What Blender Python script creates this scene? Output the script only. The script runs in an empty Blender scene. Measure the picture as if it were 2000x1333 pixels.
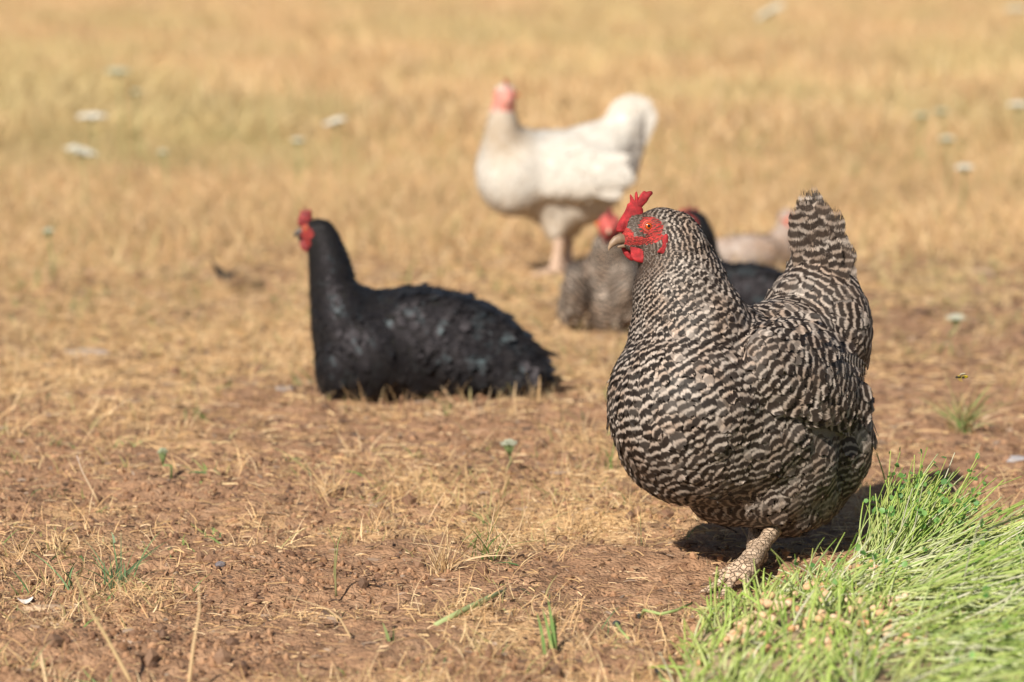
import bpy, bmesh, math, random, heapq
import numpy as np
from mathutils import Vector, Matrix
from mathutils.bvhtree import BVHTree

random.seed(7); RNG = np.random.default_rng(11)
S = bpy.context.scene; COL = S.collection

# ------------------------------------------------------------------ camera, sky, sun
F_PX = 6520.0; H_CAM = 0.745
PITCH = math.atan(761.5 / F_PX)
cam_d = bpy.data.cameras.new('camera'); cam = bpy.data.objects.new('camera', cam_d); COL.objects.link(cam)
cam.location = (0, 0, H_CAM); cam.rotation_euler = (math.radians(90) - PITCH, 0, 0)
cam_d.sensor_width = 36; cam_d.lens = 36 * F_PX / 2000; cam_d.clip_start = 0.1; cam_d.clip_end = 3000
cam_d.dof.use_dof = True; cam_d.dof.focus_distance = 4.0; cam_d.dof.aperture_fstop = 4.9; cam_d.dof.aperture_blades = 0
S.camera = cam
SUN_TO = Vector((0.57, 1.30, -1.0)).normalized()      # the way the light travels
SUN_EL = math.asin(-SUN_TO.z)
w = bpy.data.worlds.new('World'); S.world = w; w.use_nodes = True
nt = w.node_tree; bg = nt.nodes['Background']
sky = nt.nodes.new('ShaderNodeTexSky'); sky.sky_type = 'NISHITA'; sky.sun_disc = False
sky.sun_elevation = SUN_EL; sky.sun_rotation = math.atan2(-SUN_TO.x, -SUN_TO.y)
nt.links.new(sky.outputs[0], bg.inputs[0]); bg.inputs[1].default_value = 0.05
sun_d = bpy.data.lights.new('sun', 'SUN'); sun_d.energy = 5.0; sun_d.angle = math.radians(0.5); sun_d.color = (1, 0.93, 0.82)
sun = bpy.data.objects.new('sun', sun_d); COL.objects.link(sun)
sun.rotation_euler = SUN_TO.to_track_quat('-Z', 'Y').to_euler()
S.view_settings.view_transform = 'Standard'; S.view_settings.look = 'None'; S.view_settings.exposure = 0.57; S.view_settings.gamma = 1
S.render.engine = 'CYCLES'; S.cycles.max_bounces = 5; S.cycles.diffuse_bounces = 3; S.cycles.use_denoising = True
S.cycles.transparent_max_bounces = 8

# ------------------------------------------------------------------ helpers
_ca, _sa = math.cos(PITCH), math.sin(PITCH)
def ray(px, py):
    x = (px - 1000) / F_PX; y = -(py - 666.5) / F_PX
    return Vector((x, _ca + y * _sa, -_sa + y * _ca))
CAMP = Vector((0, 0, H_CAM))
def P(px, py, Y):
    d = ray(px, py); return CAMP + d * (Y / d.y)
def G(px, py, z=0.0):
    d = ray(px, py); return CAMP + d * ((z - H_CAM) / d.z)
def on_plane(px, py, p0, n):
    d = ray(px, py); return CAMP + d * ((p0 - CAMP).dot(n) / d.dot(n))
def proj(p):
    q = Vector(p) - CAMP; dep = q.y * _ca - q.z * _sa; up = q.y * _sa + q.z * _ca
    return 1000 + F_PX * q.x / dep, 666.5 - F_PX * up / dep

def _h(ix, iy, seed):
    n = (ix.astype(np.int64) * 374761393 + iy.astype(np.int64) * 668265263 + seed * 1442695041) & 0xFFFFFFFF
    n = ((n ^ (n >> 13)) * 1274126177) & 0xFFFFFFFF
    return ((n ^ (n >> 16)) & 0xFFFFFF) / float(0xFFFFFF)
def vn(x, y, seed=0):
    x = np.asarray(x, float); y = np.asarray(y, float)
    ix = np.floor(x); iy = np.floor(y); fx = x - ix; fy = y - iy
    fx = fx * fx * (3 - 2 * fx); fy = fy * fy * (3 - 2 * fy); ix = ix.astype(int); iy = iy.astype(int)
    a = _h(ix, iy, seed); b = _h(ix + 1, iy, seed); c = _h(ix, iy + 1, seed); d = _h(ix + 1, iy + 1, seed)
    return (a * (1 - fx) + b * fx) * (1 - fy) + (c * (1 - fx) + d * fx) * fy
def fbm(x, y, seed=0, oct=4):
    s = 0; a = .5; t = 0
    for i in range(oct):
        s = s + a * vn(x * 2 ** i, y * 2 ** i, seed + i * 17); t += a; a *= .5
    return s / t
def hgt(x, y):
    x = np.asarray(x, float); y = np.asarray(y, float)
    h = (fbm(x * 1.3, y * 1.3, 3, 3) - .5) * .035 + (fbm(x * 9, y * 9, 5, 3) - .5) * .032
    h = h + (fbm(x * 45, y * 45, 9, 3) - .5) * .014
    near = np.clip((9 - y) / 3, 0, 1)
    return h * (.35 + .65 * near)
def hz(x, y): return float(hgt(np.array([x]), np.array([y]))[0])

def mesh_np(name, V, F, mat, parent=None, attrs=None, smooth=True, cols=None):
    """V (n,3); F list of (m,k) int arrays; attrs: dict of float point attributes; cols (n,3) point colour"""
    me = bpy.data.meshes.new(name)
    V = np.asarray(V, np.float32); me.vertices.add(len(V)); me.vertices.foreach_set('co', V.ravel())
    if not isinstance(F, list): F = [F]
    F = [np.asarray(f, np.int32) for f in F if len(f)]
    tot = sum(f.size for f in F); npoly = sum(len(f) for f in F)
    me.loops.add(tot); me.loops.foreach_set('vertex_index', np.concatenate([f.ravel() for f in F]))
    me.polygons.add(npoly)
    lt = np.concatenate([np.full(len(f), f.shape[1], np.int32) for f in F])
    ls = np.concatenate([[0], np.cumsum(lt)[:-1]]).astype(np.int32)
    me.polygons.foreach_set('loop_start', ls); me.polygons.foreach_set('loop_total', lt)
    me.polygons.foreach_set('use_smooth', np.full(npoly, smooth))
    me.update(calc_edges=True); me.validate()
    for k, v in (attrs or {}).items():
        a = me.attributes.new(k, 'FLOAT', 'POINT'); a.data.foreach_set('value', np.asarray(v, np.float32))
    if cols is not None:
        a = me.attributes.new('col', 'FLOAT_COLOR', 'POINT')
        c = np.ones((len(V), 4), np.float32); c[:, :3] = cols; a.data.foreach_set('color', c.ravel())
    me.materials.append(mat)
    o = bpy.data.objects.new(name, me); COL.objects.link(o)
    if parent is not None: put(o, parent)
    return o
def put(o, parent):
    o.parent = parent
    o.matrix_parent_inverse = Matrix.Translation(-parent.location)
def tag(o, label=None, cat=None, group=None, kind=None):
    if label: o['label'] = label
    if cat: o['category'] = cat
    if group: o['group'] = group
    if kind: o['kind'] = kind
    return o
def empty(name, loc, label, cat, group=None):
    o = bpy.data.objects.new(name, None); o.empty_display_size = .05; COL.objects.link(o); o.location = loc
    return tag(o, label, cat, group)

# ------------------------------------------------------------------ materials
def mat(name, rough=.8, spec=.3, col=None):
    m = bpy.data.materials.new(name); m.use_nodes = True
    b = m.node_tree.nodes['Principled BSDF']; b.inputs['Roughness'].default_value = rough
    b.inputs['Specular IOR Level'].default_value = spec
    if col: b.inputs['Base Color'].default_value = (*col, 1)
    return m, m.node_tree, b
def nd(t, typ, **kw):
    n = t.nodes.new(typ)
    for k, v in kw.items(): setattr(n, k, v)
    return n
def attr(t, name): return nd(t, 'ShaderNodeAttribute', attribute_name=name)
def noise(t, scale, detail=4, vec=None, rough=.6):
    n = nd(t, 'ShaderNodeTexNoise'); n.inputs['Scale'].default_value = scale; n.inputs['Detail'].default_value = detail
    n.inputs['Roughness'].default_value = rough
    if vec: t.links.new(vec, n.inputs['Vector'])
    return n
def mathn(t, op, a, b=None, c=None):
    n = nd(t, 'ShaderNodeMath', operation=op)
    for i, v in enumerate((a, b, c)):
        if v is None: continue
        if isinstance(v, (int, float)): n.inputs[i].default_value = v
        else: t.links.new(v, n.inputs[i])
    return n.outputs[0]
def mix(t, f, a, b, mode='MIX'):
    n = nd(t, 'ShaderNodeMix', data_type='RGBA', blend_type=mode)
    for i, v in ((0, f), (6, a), (7, b)):
        if isinstance(v, (int, float)): n.inputs[i].default_value = v
        elif isinstance(v, tuple): n.inputs[i].default_value = (*v, 1)
        else: t.links.new(v, n.inputs[i])
    return n.outputs[2]
def ramp(t, f, stops):
    n = nd(t, 'ShaderNodeValToRGB'); t.links.new(f, n.inputs[0]); e = n.color_ramp.elements
    while len(e) < len(stops): e.new(.5)
    for i, (p, c) in enumerate(stops):
        e[i].position = p; e[i].color = (*c, 1) if isinstance(c, tuple) else (c, c, c, 1)
    return n.outputs[0]
def objco(t): return nd(t, 'ShaderNodeTexCoord').outputs['Object']
def bump(t, b, h, strength=.5, dist=.001):
    n = nd(t, 'ShaderNodeBump'); n.inputs['Strength'].default_value = strength; n.inputs['Distance'].default_value = dist
    t.links.new(h, n.inputs['Height']); t.links.new(n.outputs[0], b.inputs['Normal'])

def mat_ground():
    m, t, b = mat('soil_and_straw', .95, .15); co = objco(t)
    n1 = noise(t, 2.2, 5, co); n2 = noise(t, 26, 6, co); n3 = noise(t, 150, 4, co)
    soil = ramp(t, n2.outputs[0], [(.25, (.21, .120, .070)), (.5, (.32, .185, .108)), (.75, (.44, .275, .17))])
    straw = ramp(t, n3.outputs[0], [(.3, (.42, .26, .13)), (.7, (.68, .46, .24))])
    a = attr(t, 'straw')
    f = mathn(t, 'ADD', a.outputs['Fac'], mathn(t, 'MULTIPLY', mathn(t, 'SUBTRACT', n1.outputs[0], .5), .8))
    f = ramp(t, f, [(.35, 0.0), (.75, 1.0)])
    c = mix(t, f, soil, straw)
    c = mix(t, ramp(t, noise(t, 60, 3, co).outputs[0], [(.56, 0.0), (.70, .75)]), c, (.15, .075, .045))
    t.links.new(c, b.inputs['Base Color'])
    v = nd(t, 'ShaderNodeTexVoronoi'); v.inputs['Scale'].default_value = 220; t.links.new(co, v.inputs['Vector'])
    hh = mathn(t, 'ADD', n3.outputs[0], mathn(t, 'MULTIPLY', v.outputs[0], -.5))
    bump(t, b, hh, .9, .006)
    return m
def mat_blade(name, rough=.7, trans=.25):
    m, t, b = mat(name, rough, .3); a = attr(t, 'col')
    t.links.new(a.outputs['Color'], b.inputs['Base Color'])
    tr = nd(t, 'ShaderNodeBsdfTranslucent'); t.links.new(a.outputs['Color'], tr.inputs[0])
    mx = nd(t, 'ShaderNodeMixShader'); mx.inputs[0].default_value = trans
    t.links.new(b.outputs[0], mx.inputs[1]); t.links.new(tr.outputs[0], mx.inputs[2])
    t.links.new(mx.outputs[0], t.nodes['Material Output'].inputs[0])
    return m
def mat_feather(name, dark, light, barred=True, stain_col=(.30, .19, .12), rough=.55, spec=.25, sheen=None, trans=.08, thr=.0):
    m, t, b = mat(name, rough, spec)
    bar = attr(t, 'bar'); tint = attr(t, 'tint'); vv = attr(t, 'fv')
    co = objco(t)
    fu = attr(t, 'fu'); cmb = nd(t, 'ShaderNodeCombineXYZ')
    t.links.new(mathn(t, 'MULTIPLY', mathn(t, 'ABSOLUTE', fu.outputs['Fac']), 1.2), cmb.inputs[0])
    t.links.new(mathn(t, 'SUBTRACT', mathn(t, 'MULTIPLY', vv.outputs['Fac'], 4), mathn(t, 'MULTIPLY', fu.outputs['Fac'], 16)), cmb.inputs[1])
    t.links.new(mathn(t, 'MULTIPLY', tint.outputs['Fac'], 50), cmb.inputs[2])
    nb = noise(t, 1.0, 2, cmb.outputs[0])
    if barred:
        ph = mathn(t, 'MULTIPLY', mathn(t, 'ADD', bar.outputs['Fac'], mathn(t, 'ADD', mathn(t, 'MULTIPLY', noise(t, 150, 2, co).outputs[0], .50), mathn(t, 'ADD', mathn(t, 'MULTIPLY', noise(t, 28, 2, co).outputs[0], .9), mathn(t, 'MULTIPLY', nb.outputs[0], .55)))), 6.2832)
        s = mathn(t, 'SINE', ph)
        f = ramp(t, mathn(t, 'MULTIPLY_ADD', s, .5, .5), [(.53 + thr, 0.0), (.93 + thr, 1.0)])
        c = mix(t, f, dark, light)
    else:
        c = mix(t, noise(t, 45, 3, co).outputs[0], dark, light)
    # feathers that are lighter or browner than their neighbours
    k = tint.outputs['Fac']
    if barred: c = mix(t, ramp(t, mathn(t, 'FRACT', mathn(t, 'MULTIPLY', k, 7.3)), [(.0, .0), (1.0, .45)]), c, (.55, .50, .46), 'MULTIPLY')
    c = mix(t, ramp(t, k, [(.88, 0.0), (.97, .38)]), c, tuple(min(1, x * 1.25) for x in light))
    c = mix(t, ramp(t, k, [(.0, .30), (.35, 0.0)]), c, tuple(x * .32 for x in light) if barred else dark)
    if barred: c = mix(t, ramp(t, noise(t, 30, 3, co).outputs[0], [(.42, 0.0), (.65, .6)]), c, (.76, .58, .45), 'MULTIPLY')
    st = attr(t, 'stain')
    c = mix(t, st.outputs['Fac'], c, stain_col)
    # fine barbs
    c = mix(t, ramp(t, nb.outputs[0], [(.35, .42), (.58, 0.0)]), c, (.0, .0, .0), 'MULTIPLY')
    t.links.new(c, b.inputs['Base Color'])
    bump(t, b, nb.outputs[0], .35, .0008)
    if sheen:
        b.inputs['Sheen Weight'].default_value = .25; b.inputs['Sheen Roughness'].default_value = .4
        b.inputs['Sheen Tint'].default_value = (*sheen, 1)
        c2 = mix(t, ramp(t, noise(t, 30, 3, co).outputs[0], [(.54, 0.0), (.74, 1.0)]), (.010, .009, .010), sheen)
        b.inputs['Specular IOR Level'].default_value = .5
        t.links.new(mix(t, 1.0, (1, 1, 1), c2), b.inputs['Specular Tint'])
        co_ = nd(t, 'ShaderNodeBsdfGlossy'); co_.inputs['Roughness'].default_value = .48; t.links.new(c2, co_.inputs[0])
        ad = nd(t, 'ShaderNodeAddShader'); t.links.new(b.outputs[0], ad.inputs[0]); t.links.new(co_.outputs[0], ad.inputs[1])
        t.links.new(ad.outputs[0], t.nodes['Material Output'].inputs[0])
        return m
    if trans:
        fc2 = nd(t, 'ShaderNodeCombineXYZ')
        t.links.new(mathn(t, 'SUBTRACT', mathn(t, 'MULTIPLY', vv.outputs['Fac'], 26), mathn(t, 'MULTIPLY', mathn(t, 'ABSOLUTE', fu.outputs['Fac']), 16)), fc2.inputs[0])
        t.links.new(mathn(t, 'MULTIPLY', k, 90), fc2.inputs[1]); t.links.new(mathn(t, 'MULTIPLY', fu.outputs['Fac'], 2.5), fc2.inputs[2])
        fr = noise(t, 1.3, 2, fc2.outputs[0]); au = mathn(t, 'ABSOLUTE', fu.outputs['Fac'])
        ed = mathn(t, 'MAXIMUM', mathn(t, 'MULTIPLY', mathn(t, 'POWER', au, 3), .92), mathn(t, 'POWER', vv.outputs['Fac'], 4))
        al = ramp(t, mathn(t, 'ADD', ed, mathn(t, 'MULTIPLY', mathn(t, 'SUBTRACT', fr.outputs[0], .5), 1.7)), [(.70, 0.0), (.80, 1.0)])
        tr = nd(t, 'ShaderNodeBsdfTranslucent'); t.links.new(c, tr.inputs[0])
        mx = nd(t, 'ShaderNodeMixShader'); mx.inputs[0].default_value = trans
        t.links.new(b.outputs[0], mx.inputs[1]); t.links.new(tr.outputs[0], mx.inputs[2])
        tp = nd(t, 'ShaderNodeBsdfTransparent'); m2 = nd(t, 'ShaderNodeMixShader'); t.links.new(al, m2.inputs[0])
        t.links.new(mx.outputs[0], m2.inputs[1]); t.links.new(tp.outputs[0], m2.inputs[2])
        t.links.new(m2.outputs[0], t.nodes['Material Output'].inputs[0])
    return m
def mat_skin(name, col, dark, scale=900, sss=.15):
    m, t, b = mat(name, .48, .4); co = objco(t)
    v = nd(t, 'ShaderNodeTexVoronoi'); v.inputs['Scale'].default_value = scale; t.links.new(co, v.inputs['Vector'])
    n = noise(t, 180, 4, co)
    c = mix(t, ramp(t, n.outputs[0], [(.35, 0.0), (.7, 1.0)]), dark, col)
    fold = noise(t, 75, 3, co); c = mix(t, ramp(t, fold.outputs[0], [(.38, .5), (.55, 0.0)]), c, (.55, .35, .35), 'MULTIPLY')
    t.links.new(c, b.inputs['Base Color']); b.inputs['Subsurface Weight'].default_value = sss
    b.inputs['Subsurface Radius'].default_value = (.004, .001, .0007)
    bump(t, b, mathn(t, 'ADD', mathn(t, 'ADD', v.outputs[0], n.outputs[0]), mathn(t, 'MULTIPLY', fold.outputs[0], 4)), .6, .0008)
    return m
def mat_body(name, plum, red, red2):
    m, t, b = mat(name, .7, .2); co = objco(t)
    n = noise(t, 220, 5, co); n2 = noise(t, 500, 3, co)
    rc = mix(t, ramp(t, n.outputs[0], [(.35, 0.0), (.68, 1.0)]), red2, red)
    pc = mix(t, n.outputs[0], tuple(x * .5 for x in plum), plum)
    a = attr(t, 'face')
    f = ramp(t, mathn(t, 'ADD', a.outputs['Fac'], mathn(t, 'MULTIPLY', mathn(t, 'SUBTRACT', n2.outputs[0], .5), .5)), [(.4, 0.0), (.6, 1.0)])
    t.links.new(mix(t, f, pc, rc), b.inputs['Base Color'])
    v = nd(t, 'ShaderNodeTexVoronoi'); v.inputs['Scale'].default_value = 700; t.links.new(co, v.inputs['Vector'])
    bump(t, b, mathn(t, 'ADD', v.outputs[0], n.outputs[0]), .8, .0012)
    b.inputs['Subsurface Weight'].default_value = .06; b.inputs['Subsurface Radius'].default_value = (.003, .001, .0007)
    return m
def mat_col(name, rough=.5, spec=.4, coat=0, bscale=0, bstr=.4):
    m, t, b = mat(name, rough, spec); a = attr(t, 'col'); c = a.outputs['Color']
    if bscale:
        n = noise(t, bscale, 5, objco(t)); c = mix(t, ramp(t, n.outputs[0], [(.3, .45), (.6, 0.0)]), c, (.35, .3, .27), 'MULTIPLY')
        bump(t, b, n.outputs[0], bstr, .002)
    t.links.new(c, b.inputs['Base Color']); b.inputs['Coat Weight'].default_value = coat; b.inputs['Coat Roughness'].default_value = .05
    return m

M_BLADE = mat_blade('dry_blade'); M_GREEN = mat_blade('green_blade', .45, .35)
M_EYE = mat_col('eye_surface', .12, .5, 1.0)
M_BEAK = mat_col('horn', .5, .5, 0, 260, .15)
M_PELLET = mat_col('small_matter', .7, .3, 0, 400, .5)

# ------------------------------------------------------------------ shapes
def ico_sphere(sub=2):
    bm = bmesh.new(); bmesh.ops.create_icosphere(bm, subdivisions=sub, radius=1)
    V = np.array([v.co[:] for v in bm.verts]); F = np.array([[v.index for v in f.verts] for f in bm.faces]); bm.free(); return V, F
def tube_np(pts, rad, seg=10, flat=None, cap=True):
    """tube along points; rad: radii (or (ra,rb)); flat: side vector along which rb applies"""
    pts = [Vector(p) for p in pts]; n = len(pts); V = []; F = []
    for i in range(n):
        t = (pts[min(i + 1, n - 1)] - pts[max(i - 1, 0)]).normalized()
        s = (flat if flat is not None else Vector((0.31, 0.2, .93)))
        s = (s - t * s.dot(t)).normalized(); u = t.cross(s)
        r = rad[i]; ra, rb = r if isinstance(r, tuple) else (r, r)
        for k in range(seg):
            a = 2 * math.pi * k / seg
            V.append(pts[i] + u * (ra * math.cos(a)) + s * (rb * math.sin(a)))
    for i in range(n - 1):
        for k in range(seg):
            a = i * seg + k; b = i * seg + (k + 1) % seg
            F.append((a, b, b + seg, a + seg))
    T = []
    if cap:
        V.append(pts[0]); V.append(pts[-1]); c0, c1 = len(V) - 2, len(V) - 1
        for k in range(seg):
            T.append((c0, (k + 1) % seg, k)); T.append((c1, (n - 1) * seg + k, (n - 1) * seg + (k + 1) % seg))
    return np.array([v[:] for v in V]), np.array(F), np.array(T)
class Geo:
    def __init__(s): s.V = []; s.Q = []; s.T = []; s.C = []; s.n = 0
    def add(s, V, Q=None, T=None, col=(1, 1, 1)):
        V = np.asarray(V, float)
        if Q is not None and len(Q): s.Q.append(np.asarray(Q) + s.n)
        if T is not None and len(T): s.T.append(np.asarray(T) + s.n)
        s.V.append(V); s.C.append(np.broadcast_to(np.asarray(col, float), (len(V), 3))); s.n += len(V)
    def build(s, name, m, parent=None, smooth=True):
        F = ([np.concatenate(s.Q)] if s.Q else []) + ([np.concatenate(s.T)] if s.T else [])
        return mesh_np(name, np.concatenate(s.V), F, m, parent, cols=np.concatenate(s.C), smooth=smooth)

def ell(c, r, R=None):                                  # ellipsoid: centre, radii, rotation
    V, F = ICO3; V = V * np.array(r)
    if R is not None: V = V @ np.array(R).T
    return V + np.array(c[:]), F
ICO3 = ico_sphere(4); ICO5 = ico_sphere(6); ICO1 = ico_sphere(1); ICO2 = ico_sphere(2)
def cone_prim(a, b, ra, rb):                            # tapered capsule
    a = Vector(a); b = Vector(b); pts = []; rad = []
    for k in range(9):
        f = k / 8; pts.append(a.lerp(b, f)); rad.append(ra + (rb - ra) * f)
    V, Q, T = tube_np(pts, rad, 20)
    return V, Q, T
def remeshed(name, prims, voxel, smooth_it, m, parent, keep=None):
    bm_me = bpy.data.meshes.new(name + '_src'); V = []; F = []; n = 0
    for pr in prims:
        v = pr[0]; V.append(v)
        for f in pr[1:]: F += [tuple(int(i) + n for i in q) for q in f]
        n += len(v)
    bm_me.from_pydata([tuple(x) for x in np.concatenate(V)], [], F); bm_me.update()
    o = bpy.data.objects.new(name, bm_me); COL.objects.link(o)
    r = o.modifiers.new('r', 'REMESH'); r.mode = 'VOXEL'; r.voxel_size = voxel
    dg = bpy.context.evaluated_depsgraph_get(); me = bpy.data.meshes.new_from_object(o.evaluated_get(dg))
    o.modifiers.clear(); o.data = me; bpy.data.meshes.remove(bm_me); me.name = name
    nv = len(me.vertices); co = np.empty(nv * 3, np.float32); me.vertices.foreach_get('co', co); co = co.reshape(-1, 3).astype(float)
    ed = np.empty(len(me.edges) * 2, np.int32); me.edges.foreach_get('vertices', ed); ed = ed.reshape(-1, 2); dg_ = np.maximum(np.bincount(ed.ravel(), minlength=nv), 1)[:, None]
    fw = np.full((nv, 1), .5)
    if keep is not None:
        kd = np.linalg.norm(co - np.array(keep[0]), axis=1)[:, None]; fw = .5 * np.clip((kd - keep[1]) / keep[1], keep[2], 1)
    for _ in range(smooth_it):
        sm = np.zeros_like(co); np.add.at(sm, ed[:, 0], co[ed[:, 1]]); np.add.at(sm, ed[:, 1], co[ed[:, 0]]); co = co * (1 - fw) + sm / dg_ * fw
    me.vertices.foreach_set('co', co.astype(np.float32).ravel()); me.update()
    me.materials.clear(); me.materials.append(m)
    me.polygons.foreach_set('use_smooth', np.ones(len(me.polygons), bool))
    if parent is not None: put(o, parent)
    return o
def mesh_arrays(me):
    n = len(me.vertices); V = np.empty(n * 3, np.float32); me.vertices.foreach_get('co', V); V = V.reshape(-1, 3).astype(float)
    me.calc_loop_triangles(); m = len(me.loop_triangles); T = np.empty(m * 3, np.int32); me.loop_triangles.foreach_get('vertices', T)
    T = T.reshape(-1, 3)
    N = np.zeros_like(V); fn = np.cross(V[T[:, 1]] - V[T[:, 0]], V[T[:, 2]] - V[T[:, 0]])
    for k in range(3): np.add.at(N, T[:, k], fn)
    N /= np.linalg.norm(N, axis=1)[:, None] + 1e-12
    E = np.empty(len(me.edges) * 2, np.int32); me.edges.foreach_get('vertices', E)
    return V, T, N, E.reshape(-1, 2)
def geodesic(V, E, src):
    adj = [[] for _ in range(len(V))]; L = np.linalg.norm(V[E[:, 0]] - V[E[:, 1]], axis=1)
    for (a, b), l in zip(E.tolist(), L.tolist()): adj[a].append((b, l)); adj[b].append((a, l))
    D = [1e9] * len(V); h = []
    for s in src: D[s] = 0; h.append((0, s))
    while h:
        d, a = heapq.heappop(h)
        if d > D[a]: continue
        for b, l in adj[a]:
            nd_ = d + l
            if nd_ < D[b]: D[b] = nd_; heapq.heappush(h, (nd_, b))
    D = np.array(D); D[D > 1e8] = D[D < 1e8].max()
    deg = np.bincount(E.ravel(), minlength=len(V))
    for _ in range(25):                                 # smooth the field
        s = np.zeros(len(V)); np.add.at(s, E[:, 0], D[E[:, 1]]); np.add.at(s, E[:, 1], D[E[:, 0]])
        D = .5 * D + .5 * s / np.maximum(deg, 1)
    return D
def gradient(V, T, D):
    a, b, c = V[T[:, 0]], V[T[:, 1]], V[T[:, 2]]; n = np.cross(b - a, c - a); A2 = (n ** 2).sum(1)[:, None] + 1e-18
    g = (np.cross(n, c - b) * D[T[:, 0]][:, None] + np.cross(n, a - c) * D[T[:, 1]][:, None] + np.cross(n, b - a) * D[T[:, 2]][:, None]) / A2
    return g / (np.linalg.norm(g, axis=1)[:, None] + 1e-12)

def scatter(V, T, N, spacing_v, rng, over=5.0):
    """Poisson-ish points with per-vertex spacing; returns tri ids, barycentric points"""
    a, b, c = V[T[:, 0]], V[T[:, 1]], V[T[:, 2]]; A = np.linalg.norm(np.cross(b - a, c - a), axis=1) / 2
    sp = spacing_v[T].mean(1); lam = A / sp ** 2 * over; n = int(lam.sum()); pick = rng.choice(len(T), n, p=lam / lam.sum())
    r1 = np.sqrt(rng.random(n)); r2 = rng.random(n); w0, w1, w2 = 1 - r1, r1 * (1 - r2), r1 * r2
    Pn = V[T[pick, 0]] * w0[:, None] + V[T[pick, 1]] * w1[:, None] + V[T[pick, 2]] * w2[:, None]
    spn = sp[pick]; cell = float(spacing_v.max()); grid = {}; keep = []
    Pl = Pn.tolist(); sl = spn.tolist()
    # finer hash so that small spacings stay quick
    cell = max(cell * .5, 1e-4); R = 2
    for i in range(n):
        p = Pl[i]; s = sl[i]; k = (int(p[0] // cell), int(p[1] // cell), int(p[2] // cell)); ok = True
        rr = min(R, int(s // cell) + 1)
        for dx in range(-rr, rr + 1):
            for dy in range(-rr, rr + 1):
                for dz in range(-rr, rr + 1):
                    for q in grid.get((k[0] + dx, k[1] + dy, k[2] + dz), ()):
                        if (q[0] - p[0]) ** 2 + (q[1] - p[1]) ** 2 + (q[2] - p[2]) ** 2 < s * s: ok = False; break
                    if not ok: break
                if not ok: break
            if not ok: break
        if ok: grid.setdefault(k, []).append(p); keep.append(i)
    keep = np.array(keep); W = np.stack([w0, w1, w2], 1)[keep]
    return pick[keep], W, Pn[keep]

FV = np.array([0, .22, .48, .72, .88, 1.0]); FW = np.array([.5, .86, 1.0, .97, .80, .42])
def feathers(root, nrm, dirv, L, W, lift, bvh, phase_fn, s_root, rng, cols=5, curl=0.0, jag=.12, jit=.10, sink=.0005, stain=None, snap=True, pointy=0.0, vv=None, ww=None):
    n = len(root); fv = FV if vv is None else vv; fw = FW if ww is None else ww; R = len(fv)
    side = np.cross(nrm, dirv); side /= np.linalg.norm(side, axis=1)[:, None] + 1e-12
    u = np.linspace(-1, 1, cols); V = np.empty((n, R, cols, 3)); 
    jagv = 1 + rng.normal(0, jag, (n, cols)) * 1.0
    FUv = np.broadcast_to(u[None, None, :], (n, R, cols)).copy(); FVv = np.empty((n, R, cols))
    for r in range(R):
        v = fv[r]
        vcol = v - (.10 + .08 * pointy) * (np.abs(u) ** 2) * (v > .6) * (v - .5) * 2
        vj = vcol[None, :] * np.where(v > .95, jagv, 1 + (jagv - 1) * max(0, v - .6) * .6)
        FVv[:, r, :] = vj
        V[:, r, :, :] = root[:, None, :] + dirv[:, None, :] * (L[:, None] * vj)[:, :, None] + side[:, None, :] * (W[:, None] * .5 * fw[r] * u[None, :])[:, :, None]
    twist = rng.normal(0, .12, n)
    flat = V.reshape(-1, 3)
    off = sink + (np.broadcast_to(fv[None, :, None], (n, R, cols)) ** 1.4) * lift[:, None, None] - .05 * W[:, None, None] * (u ** 2)[None, None, :] * fv[None, :, None] \
        + twist[:, None, None] * W[:, None, None] * .18 * u[None, None, :] * fv[None, :, None]
    offf = off.reshape(-1)
    if snap:
        out = np.empty_like(flat); fl = flat.tolist(); N0 = np.repeat(nrm, R * cols, axis=0); fnst = bvh.find_nearest
        for i, p in enumerate(fl):
            q, nn, _, _ = fnst(p)
            out[i] = (q[0] + nn[0] * offf[i], q[1] + nn[1] * offf[i], q[2] + nn[2] * offf[i])
        flat = out
    else:
        flat = flat + np.repeat(nrm, R * cols, axis=0) * offf[:, None]
        if curl: flat = flat + np.repeat(nrm, R * cols, axis=0) * (curl * (FVv.reshape(-1) ** 2) * np.repeat(L, R * cols))[:, None]
    ph = phase_fn(s_root[:, None, None] + FVv * L[:, None, None] + np.abs(FUv) ** 2 * W[:, None, None] * -.16) + rng.normal(0, jit, n)[:, None, None]
    tint = np.broadcast_to(rng.random(n)[:, None, None], (n, R, cols))
    base = (np.arange(n) * R * cols)[:, None]
    q = []
    for r in range(R - 1):
        for c in range(cols - 1):
            i = r * cols + c; q.append((i, i + 1, i + cols + 1, i + cols))
    q = np.array(q); F = (base[:, :, None] + q[None]).reshape(-1, 4)
    stv = np.zeros(n) if stain is None else stain
    at = dict(bar=ph.reshape(-1), tint=tint.reshape(-1), fv=FVv.reshape(-1), fu=FUv.reshape(-1), stain=np.broadcast_to(stv[:, None, None], (n, R, cols)).reshape(-1))
    return flat, F, at
def join_f(parts):
    V = []; F = []; A = {}; n = 0
    for v, f, a in parts:
        V.append(v); F.append(f + n); n += len(v)
        for k, x in a.items(): A.setdefault(k, []).append(x)
    return np.concatenate(V), np.concatenate(F), {k: np.concatenate(x) for k, x in A.items()}

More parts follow.
